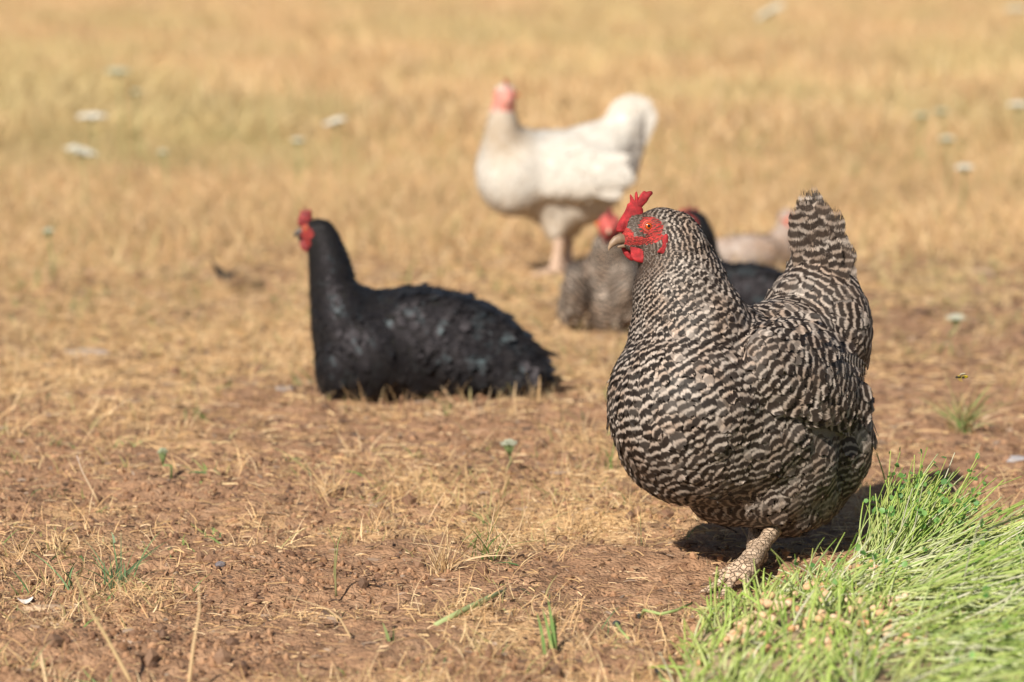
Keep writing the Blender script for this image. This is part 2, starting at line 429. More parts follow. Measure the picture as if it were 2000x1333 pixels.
def outline_slab(pts, nrm, thick, edge=.35, zig=0):
    """closed outline (Vectors in one plane) -> rounded slab; fleshy: thick in the middle, thin at the rim"""
    c = sum(pts, Vector()) / len(pts); n = len(pts); V = []; Q = []; T = []
    rings = [(1.0, 0.0), (.93, edge), (.75, .8), (.4, 1.0)]
    idx = []
    for sgn in (1, -1):
        row0 = len(V)
        for k, (s, tk) in enumerate(rings):
            if sgn == -1 and k == 0: idx.append(0); continue
            idx.append(len(V))
            for p in pts: V.append(c + (p - c) * s + nrm * (sgn * thick * .5 * tk))
        V.append(c + nrm * (sgn * thick * .5)); idx.append(len(V) - 1)
    def ring(start, i): return start + i % n
    for sgn, ofs in ((1, 0), (-1, 5)):
        st = idx[ofs:ofs + 5]
        for k in range(3):
            for i in range(n):
                a, b, c2, d = ring(st[k], i), ring(st[k], i + 1), ring(st[k + 1], i + 1), ring(st[k + 1], i)
                Q.append((a, b, c2, d) if sgn == 1 else (d, c2, b, a))
        for i in range(n):
            a, b = ring(st[3], i), ring(st[3], i + 1); T.append((a, b, st[4]) if sgn == 1 else (b, a, st[4]))
    return np.array([v[:] for v in V]), np.array(Q), np.array(T)
def dense(pts, k=3):
    """Catmull-Rom through closed points"""
    out = []; n = len(pts)
    for i in range(n):
        p0, p1, p2, p3 = pts[i - 1], pts[i], pts[(i + 1) % n], pts[(i + 2) % n]
        for j in range(k):
            t = j / k
            out.append(.5 * ((2 * p1) + (p2 - p0) * t + (2 * p0 - 5 * p1 + 4 * p2 - p3) * t * t + (3 * p1 - p0 - 3 * p2 + p3) * t ** 3))
    return out
def build_slab(name, px_pts, p0, n, thick, m, parent, k=3, shift=0.0, bend=0.0):
    n = Vector(n).normalized(); p0 = Vector(p0) + n * shift
    pts = dense([on_plane(x, y, p0, n) for x, y in px_pts], k)
    V, Q, T = outline_slab(pts, n, thick)
    if bend:
        ax = V.mean(0); z = V[:, 2]; V = V + np.outer(((z.max() - z) ** 1.5) * bend, np.array(n))
    return mesh_np(name, V, [Q, T], m, parent)

# ------------------------------------------------------------------ hens
PH_S = np.linspace(0, 1.2, 1200)
def make_phase(table):
    s = np.array([a for a, b in table]); p = np.array([b for a, b in table])
    per = np.interp(PH_S, s, p); cum = np.concatenate([[0], np.cumsum(1 / per[:-1] * np.diff(PH_S))])
    return lambda x: np.interp(np.maximum(x, 0), PH_S, cum)

def foot(root, ankle, hock, heading, r, m, toe=.05, name='leg', spread=.55):
    """shank from hock to ankle, three front toes and one hind toe with claws; one continuous mesh"""
    ankle = Vector(ankle); hock = Vector(hock); hd = Vector(heading).normalized(); up = Vector((0, 0, 1)); sd = hd.cross(up)
    prims = []
    path = [hock.lerp(ankle, k / 10) for k in range(11)]
    rad = [r * (1.25 - .35 * math.sin(math.pi * min(1, k / 8.0))) * (1 + .05 * math.sin(k * 9)) for k in range(11)]
    V, Q, T = tube_np(path, rad, 14); prims.append((V, Q, T))
    prims.append(ell(ankle + up * r * .0, (r * 1.35,) * 3))
    for a, ln in ((-spread, .85), (0, 1.0), (spread, .85), (math.pi, .42)):
        d = hd * math.cos(a) + sd * math.sin(a); pts = []; rr = []
        for k in range(7):
            f = k / 6; q = ankle + d * (toe * ln * f) + up * (.012 * math.sin(f * math.pi) * .4 - r * .3 * f)
            g = hz(q.x, q.y) + r * .45
            q.z = max(q.z * (1 - f) + g * f, g); pts.append(q); rr.append(r * (.66 - .28 * f) * (1 + .10 * math.cos(f * 19)))
        V, Q, T = tube_np(pts, rr, 10); prims.append((V, Q, T))
        pts = [pts[-1], pts[-1] + d * .006 + up * .001, pts[-1] + d * .012 - up * .004]
        V, Q, T = tube_np(pts, [r * .30, r * .2, r * .04], 8); prims.append((V, Q, T))
    o = remeshed(name, prims, max(.0016, r * .16), 2, m, root)
    return o

def mat_leg(name, c1, c2):
    m, t, b = mat(name, .7, .3); co = objco(t)
    v = nd(t, 'ShaderNodeTexVoronoi'); v.inputs['Scale'].default_value = 125; v.feature = 'DISTANCE_TO_EDGE'
    mp = nd(t, 'ShaderNodeMapping'); mp.inputs['Scale'].default_value = (1, 1, 1.6); t.links.new(co, mp.inputs[0]); t.links.new(mp.outputs[0], v.inputs['Vector'])
    n = noise(t, 160, 4, co)
    e = ramp(t, v.outputs[0], [(.0, 0.0), (.09, 1.0)])
    c = mix(t, ramp(t, n.outputs[0], [(.35, 0.0), (.65, 1.0)]), c1, c2)
    c = mix(t, e, tuple(x * .78 for x in c1), c); t.links.new(c, b.inputs['Base Color'])
    bump(t, b, mathn(t, 'ADD', e, n.outputs[0]), 1.0, .0022)
    return m

def build_hen(c):
    rng = np.random.default_rng(c['seed'])
    root = empty('hen', c['loc'], c['label'], 'hen', c.get('group'))
    loc = Vector(c['loc'])
    prims = []
    for p in c['prims']:
        if p[0] == 'e':
            _, px, py, Y, r, yaw, tilt = p
            R = Matrix.Rotation(math.radians(yaw), 3, 'Z') @ Matrix.Rotation(math.radians(tilt), 3, 'Y')
            prims.append(ell(P(px, py, Y), r, R))
        else:
            _, a, b, ra, rb = p; prims.append(cone_prim(P(*a), P(*b), ra, rb))
    wl = []
    if c.get('wings'):
        pv_, pf_, pn_ = [], [], 0
        for pr in prims:
            pv_ += pr[0].tolist(); pf_ += [tuple(int(i) + pn_ for i in q) for f in pr[1:] for q in f]; pn_ += len(pr[0])
        pre = BVHTree.FromPolygons(pv_, pf_)
    for wg in c.get('wings', []):
        ax = Vector(wg['dir']).normalized(); sn = Vector(wg['n']).normalized(); cen = pre.ray_cast(CAMP, ray(*wg['px']).normalized())[0] - sn * wg.get('sink', .012)
        if wg.get('far'):
            m0, sv = Vector(c['mid']), Vector(c['side']).normalized(); cen = cen - sv * 2 * (cen - m0).dot(sv); sn = sn - sv * 2 * sn.dot(sv); ax = ax - sv * 2 * ax.dot(sv)
        sn = (sn - ax * sn.dot(ax)).normalized(); up = sn.cross(ax); up = -up if up.z < 0 else up
        R = Matrix((ax, up, ax.cross(up))).transposed(); la, lb, lc = wg['r']
        prims += [ell(cen, (la, lb, lc), R), ell(cen - ax * la * .35 - sn * lc * .7, (la * .6, lb * .95, lc), R), ell(cen + ax * la * .6 - up * lb * .1, (la * .6, lb * .6, lc * .7), R)]
        wl.append((wg, cen, ax, up, sn, la, lb, lc))
    bo = remeshed('body', prims, c.get('voxel', .004), c.get('smooth', 14), c['mbody'], None, keep=(c['head'], .045, .22))
    me = bo.data; V, T, N, E = mesh_arrays(me)
    # keep sitting bodies out of the soil
    bvh = BVHTree.FromPolygons(V.tolist(), T.tolist())
    head = Vector(c['head']); hd = Vector(c['head_dir']).normalized(); hn = hd.cross(Vector((0, 0, 1))).normalized()   # to the side
    if hn.y > 0: hn = -hn
    fwd = np.array(hd); hp = V - np.array(head)
    fu = hp @ fwd; fz = hp[:, 2]                        # forward and up of the head centre
    face = np.zeros(len(V))
    for (u0, z0, ru, rz_) in c['face']:
        d = ((fu - u0) / ru) ** 2 + ((fz - z0) / rz_) ** 2; face = np.maximum(face, np.clip(1.5 - d * .8, 0, 1))
    face[np.linalg.norm(hp, axis=1) > .06] = 0
    a = me.attributes.new('face', 'FLOAT', 'POINT'); a.data.foreach_set('value', face.astype(np.float32))
    put(bo, root)
    src = int(np.argmin(np.linalg.norm(V - np.array(Vector(c.get('src', head + hd * .04))), axis=1)))
    D = geodesic(V, E, [src]); g = gradient(V, T, D)
    k = c.get('fscale', 1.0)
    Ls = np.interp(D, [0, .03, .07, .12, .2, .3, .5], np.array([.0032, .0038, .0062, .0115, .020, .027, .031])) * k
    sp = Ls * c.get('dens', .40); sp = np.maximum(sp, c.get('minsp', .0019))
    sp = np.where(face > .5, sp * 1.0, sp)
    tri, W, root_p = scatter(V, T, N, sp, rng, 3.2)
    fc = (face[T[tri]] * W).sum(1)
    keep = (fc < .45) | (rng.random(len(fc)) < c.get('bristle', .10))
    for t_ in c.get('cut', []):
        pass
    tri, W, root_p = tri[keep], W[keep], root_p[keep]
    nn = (N[T[tri]] * W[:, :, None]).sum(1); nn /= np.linalg.norm(nn, axis=1)[:, None]
    dd = g[tri]; dd = dd + rng.normal(0, c.get('mess', .10), dd.shape) + np.array([0, 0, -.12]); dd -= nn * (dd * nn).sum(1)[:, None]; dd /= np.linalg.norm(dd, axis=1)[:, None]
    sr = (D[T[tri]] * W).sum(1); L = (Ls[T[tri]] * W).sum(1) * rng.uniform(.85, 1.2, len(tri)); wd = L * np.interp(sr, [0, .12, .3], [.40, .50, .72]) * rng.uniform(.85, 1.15, len(tri))
    fcr = fc[keep]; L = np.where(fcr > .45, L * .6, L); wd = np.where(fcr > .45, wd * .28, wd); wd = np.where(sr < .05, wd * .75, wd)
    lift = L * rng.uniform(.04, .13, len(L)) + (rng.random(len(L)) < c.get('ruffle', .05)) * L * .16
    lift = lift * c.get('liftk', 1); wid = np.full(len(root_p), -1)
    for wi, (wg, cen, ax, up, sn, la, lb, lc) in enumerate(wl):
        q = root_p - np.array(cen); a_, u_, n_ = q @ np.array(ax), q @ np.array(up), q @ np.array(sn)
        ins = ((a_ / (la * 1.02)) ** 2 + (u_ / (lb * 1.0)) ** 2 < 1) & (n_ > -lc * 1.2) & (n_ < lc * 3.5) & (a_ > -la * .75); wid[ins] = wi
        wt_ = np.clip((a_ / la + .9) / .5, 0, 1)[:, None] * ins[:, None]; wd_ = np.array(ax)[None] - np.outer(u_ / lb, np.array(up)) * .45; dd = dd * (1 - wt_) + wd_ * wt_
        lift = np.where(ins, lift * (1 + .3 * c.get('wl', 1)) + c.get('wl', 1) * (.016 * np.clip(-u_ / lb - .25, 0, 1) + .010 * np.clip(u_ / lb - .45, 0, 1) + .012 * np.clip(a_ / la - .5, 0, 1)), lift)
        L = np.where(ins, L * wg.get('k2', .86), L); dd -= nn * (dd * nn).sum(1)[:, None]; dd /= np.linalg.norm(dd, axis=1)[:, None] + 1e-9
    parts = []
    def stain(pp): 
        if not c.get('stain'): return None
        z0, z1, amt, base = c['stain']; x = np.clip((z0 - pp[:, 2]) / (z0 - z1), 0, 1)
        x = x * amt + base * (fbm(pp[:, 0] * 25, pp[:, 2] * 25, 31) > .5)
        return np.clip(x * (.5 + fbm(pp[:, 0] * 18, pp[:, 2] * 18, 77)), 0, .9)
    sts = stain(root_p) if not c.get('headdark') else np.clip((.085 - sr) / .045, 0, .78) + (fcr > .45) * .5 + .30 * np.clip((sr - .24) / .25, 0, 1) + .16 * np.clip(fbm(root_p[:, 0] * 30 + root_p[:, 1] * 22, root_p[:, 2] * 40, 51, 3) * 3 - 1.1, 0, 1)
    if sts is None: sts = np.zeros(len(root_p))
    if c.get('neckstain'): sts = np.clip(sts + c['neckstain'] * np.clip((.17 - sr) / .06, 0, 1), 0, .9)
    for wi in range(-1, len(wl)):
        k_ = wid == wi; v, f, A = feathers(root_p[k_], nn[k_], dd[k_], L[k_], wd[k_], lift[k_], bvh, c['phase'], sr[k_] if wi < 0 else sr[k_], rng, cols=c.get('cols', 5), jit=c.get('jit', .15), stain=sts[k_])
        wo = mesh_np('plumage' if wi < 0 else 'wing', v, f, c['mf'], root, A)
        if wi < 0: continue
        wg, cen, ax, up, sn, la, lb, lc = wl[wi]; nf = wg.get('nf', 9)                             # flight feathers, stacked one under another
        rp = np.array([cen + ax * (la * (.15 + .03 * i)) - up * (lb * (-.35 + 1.1 * i / nf)) + sn * (lc * (.9 - .5 * i / nf)) for i in range(nf)])
        L2 = np.array([la * (.92 - .05 * i) for i in range(nf)]); dv = np.array([ax - up * (-.12 + .02 * i) - sn * .10 for i in range(nf)]); dv /= np.linalg.norm(dv, axis=1)[:, None]
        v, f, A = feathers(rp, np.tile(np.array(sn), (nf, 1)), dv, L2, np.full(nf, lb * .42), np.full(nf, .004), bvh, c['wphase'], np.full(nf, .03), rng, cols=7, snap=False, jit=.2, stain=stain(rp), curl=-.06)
        fo = mesh_np('flight_feathers', v, f, c['mf'], None, A); fo.parent = wo; fo.matrix_parent_inverse = Matrix.Identity(4)
    # tail feathers
    tl = c.get('tail')
    if tl:
        ps = []
        rp = np.array([Vector(q[0]) for q in tl]); tp = np.array([Vector(q[1]) for q in tl]); dv = tp - rp; L = np.linalg.norm(dv, axis=1); dv /= L[:, None]
        nr = np.array([Vector(q[2]).normalized() for q in tl]); nr -= dv * (nr * dv).sum(1)[:, None]; nr /= np.linalg.norm(nr, axis=1)[:, None]
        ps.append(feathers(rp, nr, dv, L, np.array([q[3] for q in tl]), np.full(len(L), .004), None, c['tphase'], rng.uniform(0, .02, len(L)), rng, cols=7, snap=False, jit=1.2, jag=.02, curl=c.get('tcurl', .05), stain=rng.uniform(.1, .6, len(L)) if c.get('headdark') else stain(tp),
                           vv=np.array([0, .15, .3, .45, .6, .75, .88, .95, 1.0]), ww=np.array([.35, .6, .8, .93, 1, 1, .93, .78, .5])))
        v, f, A = join_f(ps); mesh_np('tail', v, f, c['mf'], root, A)
    for q in c.get('tail2', []):
        b_ = np.array(q[0]); d_ = np.array(q[1]) - b_; l_ = np.linalg.norm(d_); v, f, A = feathers(b_[None], np.array(Vector(q[2]).normalized())[None], (d_ / l_)[None], np.array([l_]), np.array([q[3]]), np.array([.004]), None, c['tphase'], np.array([0.]), rng, cols=7, snap=False); mesh_np('wing_feather', v, f, c['mf'], root, A)
    # comb, wattles
    cb = c.get('comb')
    if cb: build_slab('comb', cb['pts'], cb.get('p0', head), cb.get('n', hn), cb['t'], c['mred'], root, cb.get('k', 3), bend=0)
    for wt in c.get('wattles', []): build_slab('wattle', wt['pts'], head, wt.get('n', hn), wt['t'], c['mred'], root, 3, shift=wt['shift'], bend=wt.get('bend', 0))
    for wt in c.get('lobes', []):
        cx = sum(q[0] for q in wt['pts']) / len(wt['pts']); cy = sum(q[1] for q in wt['pts']) / len(wt['pts'])
        ht = bvh.ray_cast(CAMP, ray(cx, cy).normalized())[0]; ln = Vector(wt.get('n', hn)).normalized()
        for far in (0, 1):
            lo = build_slab('earlobe', wt['pts'], ht + ln * .0012, ln, wt['t'], c['mred'], root, 3)
            if far:
                for v_ in lo.data.vertices: v_.co = v_.co - hn * 2 * (v_.co - head).dot(hn)
                lo.data.flip_normals()
    # eyes
    if c.get('eye'):
        ex, ey, er = c['eye']; e0 = on_plane(ex, ey, head + hn * .022, hn)
        for sgn in (1, -1):
            q = e0 if sgn == 1 else e0 - hn * 2 * (e0 - head).dot(hn)
            hit, nrm_, _, _ = bvh.ray_cast(q + hn * sgn * .06, -hn * sgn)
            if hit is None: hit = q; nrm_ = hn * sgn
            ax = (hn * sgn * .75 + nrm_ * .25).normalized(); ctr = hit - ax * er * .40
            Vs, Fs = ICO5 if c['seed'] == 1 else ICO3; R = Vector((0, 0, 1)).rotation_difference(ax).to_matrix(); ang = np.degrees(np.arccos(np.clip(Vs[:, 2], -1, 1)))
            cl = np.where(ang[:, None] < 20, np.array([[.004, .004, .004]]), np.where(ang[:, None] < 47, np.array([c.get('iris', (.48, .075, .006))]), np.array([[.05, .02, .015]])))
            rimd = np.clip((ang - 36) / 11, 0, 1)[:, None] * (ang[:, None] < 47); cl = cl * (1 - .65 * rimd)
            eo = mesh_np('eye', (Vs * er) @ np.array(R).T + np.array(ctr), Fs, M_EYE, root, cols=cl)
            for rr_, tt, cc, bo_ in ((er * .80, er * .17, (.42, .10, .075), .46), (er * 1.12, er * .20, (.50, .075, .05), .30)):
                pts = []; b1 = R @ Vector((1, 0, 0)); b2 = R @ Vector((0, 1, 0)); 
                for i in range(33):
                    a_ = 2 * math.pi * i / 32; pts.append(ctr + ax * er * bo_ * 1.0 + b1 * rr_ * math.cos(a_) * 1.0 + b2 * rr_ * math.sin(a_))
                v, q_, t_ = tube_np(pts, [tt] * 33, 8, ax, False); gg = Geo(); gg.add(v, q_, None, cc); lo = gg.build('eyelid', c['mlid']); lo.parent = eo
                lo.matrix_parent_inverse = Matrix.Translation(-loc); lo.matrix_parent_inverse = Matrix.Identity(4)
    # beak
    if c.get('beak'):
        gg = Geo()
        for path, clr in c['beak']:
            pts = [on_plane(x, y, head, hn) for x, y, r in path]; rr = [(r * .8, r) for x, y, r in path]
            pts2 = []; r2 = []
            for i in range(len(pts) - 1):
                for j in range(4):
                    f = j / 4; pts2.append(pts[i].lerp(pts[i + 1], f)); r2.append(tuple(rr[i][m_] * (1 - f) + rr[i + 1][m_] * f for m_ in (0, 1)))
            pts2.append(pts[-1]); r2.append(rr[-1])
            v, q_, t_ = tube_np(pts2, [(b_, a_) for a_, b_ in r2], 16, hn); fr = np.concatenate([np.repeat(np.linspace(0, 1, len(pts2)), 16), [0, 1]])[:, None]
            cc = np.array(clr[0])[None] * (1 - fr) + np.array(clr[1])[None] * fr
            gg.add(v, q_, t_, cc)
        gg.build('beak', c.get('mbeak', M_BEAK), root)
    for lg in c.get('legs', []): foot(root, lg['ankle'], lg['hock'], lg['dir'], lg['r'], c['mleg'], lg.get('toe', .05), spread=lg.get('spread', .55))
    return root

# ---- barred hen in front
M_F_BAR = mat_feather('barred_feather', (.020, .014, .011), (.54, .465, .405), stain_col=(.080, .054, .040))
M_B_BAR = mat_body('barred_body', (.24, .20, .175), (.52, .045, .042), (.17, .03, .025))
M_RED = mat_skin('red_skin', (.52, .030, .036), (.26, .014, .018), 2300, .10)
M_REDF = mat_skin('pink_skin', (.62, .10, .085), (.34, .05, .045), 300)
M_LID = mat_col('lid', .5, .4, 0, 900, .4)
M_LEG1 = mat_leg('scaly_leg', (.34, .23, .15), (.62, .47, .34))
def zc(pts): return [(1150 + x / 4.4425, 340 + y / 4.4425) for x, y in pts]
YH = 3.99
HB = P(1283, 455, YH)
h1 = Vector((-.62, -.785, 0)); side1 = Vector((.785, -.62, 0))
yaw1 = math.degrees(math.atan2(h1.y, h1.x))
bc = P(1455, 810, 4.05)
hd1 = Vector((-.95, -.31, 0)); hn1 = Vector((.31, -.95, 0))
def tail_fan(base, tip_px, Y0, Y1, n, wid, nrm, spread_px, rng=random.Random(3)):
    out = []
    for i in range(n):
        f = i / (n - 1); x = tip_px[0][0] * (1 - f) + tip_px[1][0] * f; y = tip_px[0][1] * (1 - f) + tip_px[1][1] * f - math.sin(f * math.pi) * spread_px
        Y = Y0 * (1 - f) + Y1 * f; b = Vector(base) + Vector((rng.uniform(-.008, .008), rng.uniform(-.01, .01), rng.uniform(-.01, .01)))
        out.append((b, P(x + rng.uniform(-4, 4), y + rng.uniform(-5, 5), Y), nrm, wid * rng.uniform(.9, 1.1)))
    return out
tb = P(1600, 560, 4.19)
tails1 = []
for (bx, by, bY, tx, ty, tY, wd) in [
    (1592, 560, 4.20, 1592, 360, 4.22, .034), (1600, 560, 4.19, 1572, 368, 4.20, .036), (1590, 560, 4.18, 1556, 400, 4.19, .034),
    (1605, 560, 4.19, 1612, 384, 4.19, .034), (1612, 570, 4.18, 1632, 402, 4.18, .034), (1620, 580, 4.17, 1646, 440, 4.17, .034),
    (1625, 590, 4.16, 1660, 470, 4.16, .034), (1630, 600, 4.15, 1664, 510, 4.155, .032), (1600, 570, 4.21, 1550, 430, 4.22, .034),
    (1596, 575, 4.165, 1580, 420, 4.165, .036), (1606, 575, 4.16, 1606, 432, 4.16, .036), (1616, 585, 4.15, 1628, 460, 4.15, .034), (1588, 580, 4.155, 1560, 455, 4.155, .034),
    (1600, 590, 4.14, 1590, 470, 4.145, .034), (1618, 600, 4.135, 1618, 490, 4.14, .034), (1628, 610, 4.13, 1646, 510, 4.135, .032)]:
    tails1.append((P(bx, by, bY), P(tx, ty, tY), Vector((-.25, -.95, .15)) + Vector((random.uniform(-.3, .3), 0, 0)), wd * .95))
    tails1.append((P(bx + random.uniform(-14, 14), by - 6, bY - .004), P(tx + random.uniform(-9, 9), ty + random.uniform(14, 34), tY - .006), Vector((-.25, -.95, .15)) + Vector((random.uniform(-.3, .3), 0, 0)), wd * .85))
hen1 = dict(seed=1, loc=(G(1480, 1110).x, G(1480, 1110).y, 0), group='hens on the field',
    label='black and white barred hen standing beside the bright green sprouts', voxel=.0032, smooth=28,
    prims=[('e', 1452, 815, 4.05, (.158, .112, .112), yaw1, 4), ('e', 1345, 790, 3.975, (.098, .098, .108), yaw1, 0), ('e', 1350, 850, 3.985, (.085, .095, .085), yaw1, 0),
           ('e', 1350, 680, 3.99, (.075, .078, .095), yaw1, 0), ('e', 1400, 700, 4.02, (.08, .075, .07), yaw1, 20),
           ('e', 1330, 580, 3.995, (.060, .058, .07), yaw1, 0), ('e', 1318, 512, 3.995, (.046, .043, .055), yaw1, 0),
           ('e', 1292, 451, 3.99, (.034, .024, .028), 198, 0), ('e', 1322, 470, 3.992, (.030, .026, .035), 198, 0), ('e', 1250, 460, 3.985, (.025, .0165, .021), 198, 25), ('e', 1243, 440, 3.985, (.013, .010, .018), 198, 40), ('e', 1285, 478, 3.987, (.026, .019, .018), 198, 0),
           ('e', 1590, 650, 4.15, (.066, .075, .088), yaw1, -10), ('e', 1530, 700, 4.10, (.09, .08, .07), yaw1, -20), ('e', 1602, 548, 4.18, (.043, .042, .066), yaw1, 0),
           ('e', 1578, 850, 4.12, (.070, .085, .10), yaw1, 0), ('e', 1545, 930, 4.06, (.055, .055, .065), yaw1, 0), ('e', 1470, 940, 4.07, (.07, .07, .05), yaw1, 0), ('e', 1585, 960, 4.10, (.035, .04, .045), yaw1, 0), ('e', 1535, 985, 4.045, (.046, .046, .040), yaw1, 0), ('e', 1560, 955, 4.07, (.046, .05, .054), yaw1, 0), ('e', 1430, 950, 4.03, (.06, .06, .048), yaw1, 0), ('e', 1500, 940, 4.03, (.075, .062, .056), yaw1, 0), ('e', 1540, 895, 4.03, (.06, .06, .065), yaw1, 0)],
    head=HB, head_dir=hd1, src=P(1235, 470, 3.985), mbody=M_B_BAR, mf=M_F_BAR, mred=M_RED, mlid=M_LID, mleg=M_LEG1,
    face=[(0, 0, .0001, .0001)], phase=make_phase([(0, .004), (.06, .0052), (.12, .0080), (.2, .0120), (.3, .0128), (.42, .0105), (.6, .0090), (.8, .012)]),
    wphase=make_phase([(0, .0085), (.3, .0085)]), tphase=make_phase([(0, .0125), (.3, .0125)]), minsp=.0017, bristle=.75, headdark=1, dens=.35,
    eye=(1150 + 528 / 4.4425, 340 + 455 / 4.4425, .0057),
    comb=dict(t=.0052, k=3, pts=zc([(240, 505), (243, 455), (268, 395), (300, 345), (322, 300), (335, 262), (356, 246), (355, 190), (364, 178), (375, 205), (386, 238), (402, 240), (399, 180), (408, 155), (420, 160), (428, 200), (440, 208), (455, 170), (478, 148), (500, 155), (525, 150), (548, 152), (554, 175), (530, 200), (508, 240), (488, 262), (455, 300), (470, 300), (470, 350), (440, 420), (400, 480), (300, 508)])),
    wattles=[dict(pts=zc([(362, 610), (362, 680), (368, 725), (392, 752), (430, 768), (470, 772), (500, 760), (522, 722), (540, 690), (520, 650), (470, 620), (420, 590)]), t=.005, shift=.011, n=(.15, -.98, .1)),
             dict(pts=zc([(285, 625), (290, 665), (310, 705), (342, 738), (372, 755), (400, 740), (400, 690), (390, 640), (350, 600)]), t=.005, shift=-.007)],
    lobes=[dict(pts=zc([(592, 680), (625, 655), (640, 610), (642, 560), (660, 525), (682, 522), (690, 560), (688, 610), (672, 665), (652, 698), (622, 690)]), t=.004, n=(.35, -.92, .10))],
    beak=[([(1262, 474, .0028), (1244, 471, .0040), (1228, 468.5, .0054), (1212, 467, .0064), (1203, 470, .0057), (1195, 477, .0040), (1190.5, 484, .0021), (1188.5, 490, .0005)], ((.08, .042, .028), (.34, .235, .15))),
          ([(1258, 479, .0024), (1238, 479, .0031), (1222, 479.5, .0030), (1206, 483, .0014)], ((.12, .06, .04), (.24, .16, .105)))],
    mid=bc, side=side1, wings=[dict(px=(1585, 735), dir=-h1 + Vector((0, 0, -.34)), n=side1 + Vector((0, 0, .22)), r=(.118, .066, .034), sink=.012),
           dict(px=(1585, 735), far=1, dir=-h1 + Vector((0, 0, -.34)), n=side1 + Vector((0, 0, .22)), r=(.118, .066, .034), sink=.012)],
    tail=tails1,
    legs=[dict(ankle=G(1453, 1112, .016), hock=P(1524, 1018, 4.04), dir=Vector((-.5, -.86, 0)), r=.0106, toe=.062),
          dict(ankle=G(1478, 1085, .014), hock=P(1478, 985, 4.13), dir=Vector((-.6, -.8, 0)), r=.0106, toe=.06)])
# bare red skin of the face, in metres forward and up of the head centre
def fz(x, y):
    p = on_plane(1150 + x / 4.4425, 340 + y / 4.4425, HB + hn1 * .015, hn1) - HB; return p.dot(hd1.normalized()), p.z
hen1['face'] = [(*fz(530, 458), .0122, .0108), (*fz(295, 430), .0078, .0200), (*fz(320, 530), .0105, .0080), (*fz(420, 585), .0180, .0052), (*fz(560, 550), .009, .005)]
HENS = [build_hen(hen1)]

# ---- the other hens
def shell(col_d, col_l, name, **kw): return mat_feather(name, col_d, col_l, False, **kw)
M_F_BLK = shell((.008, .008, .010), (.020, .018, .018), 'black_feather', rough=.5, spec=.35, sheen=(.026, .038, .042))
M_B_BLK = mat_body('black_body', (.014, .013, .013), (.36, .035, .03), (.10, .02, .02))
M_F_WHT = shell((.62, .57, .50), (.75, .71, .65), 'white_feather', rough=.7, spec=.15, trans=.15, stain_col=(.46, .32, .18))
M_B_WHT = mat_body('white_body', (.74, .66, .56), (.66, .26, .22), (.55, .25, .20))
M_F_GRY = mat_feather('grey_barred_feather', (.060, .048, .040), (.52, .43, .355), True)
M_B_GRY = mat_body('grey_body', (.20, .16, .13), (.56, .12, .10), (.40, .09, .08))
M_F_PAL = shell((.36, .29, .25), (.60, .51, .46), 'pale_feather', rough=.7, spec=.15)
M_F_PALN = shell((.16, .12, .10), (.30, .22, .18), 'brown_neck_feather', rough=.7, spec=.15)
M_B_PAL = mat_body('pale_body', (.46, .37, .32), (.60, .12, .09), (.45, .10, .08))
M_LEG2 = mat_leg('pinkish_leg', (.50, .33, .23), (.68, .50, .38))
flatph = make_phase([(0, .02), (1, .02)])
L_ = Vector((-1, 0, 0))

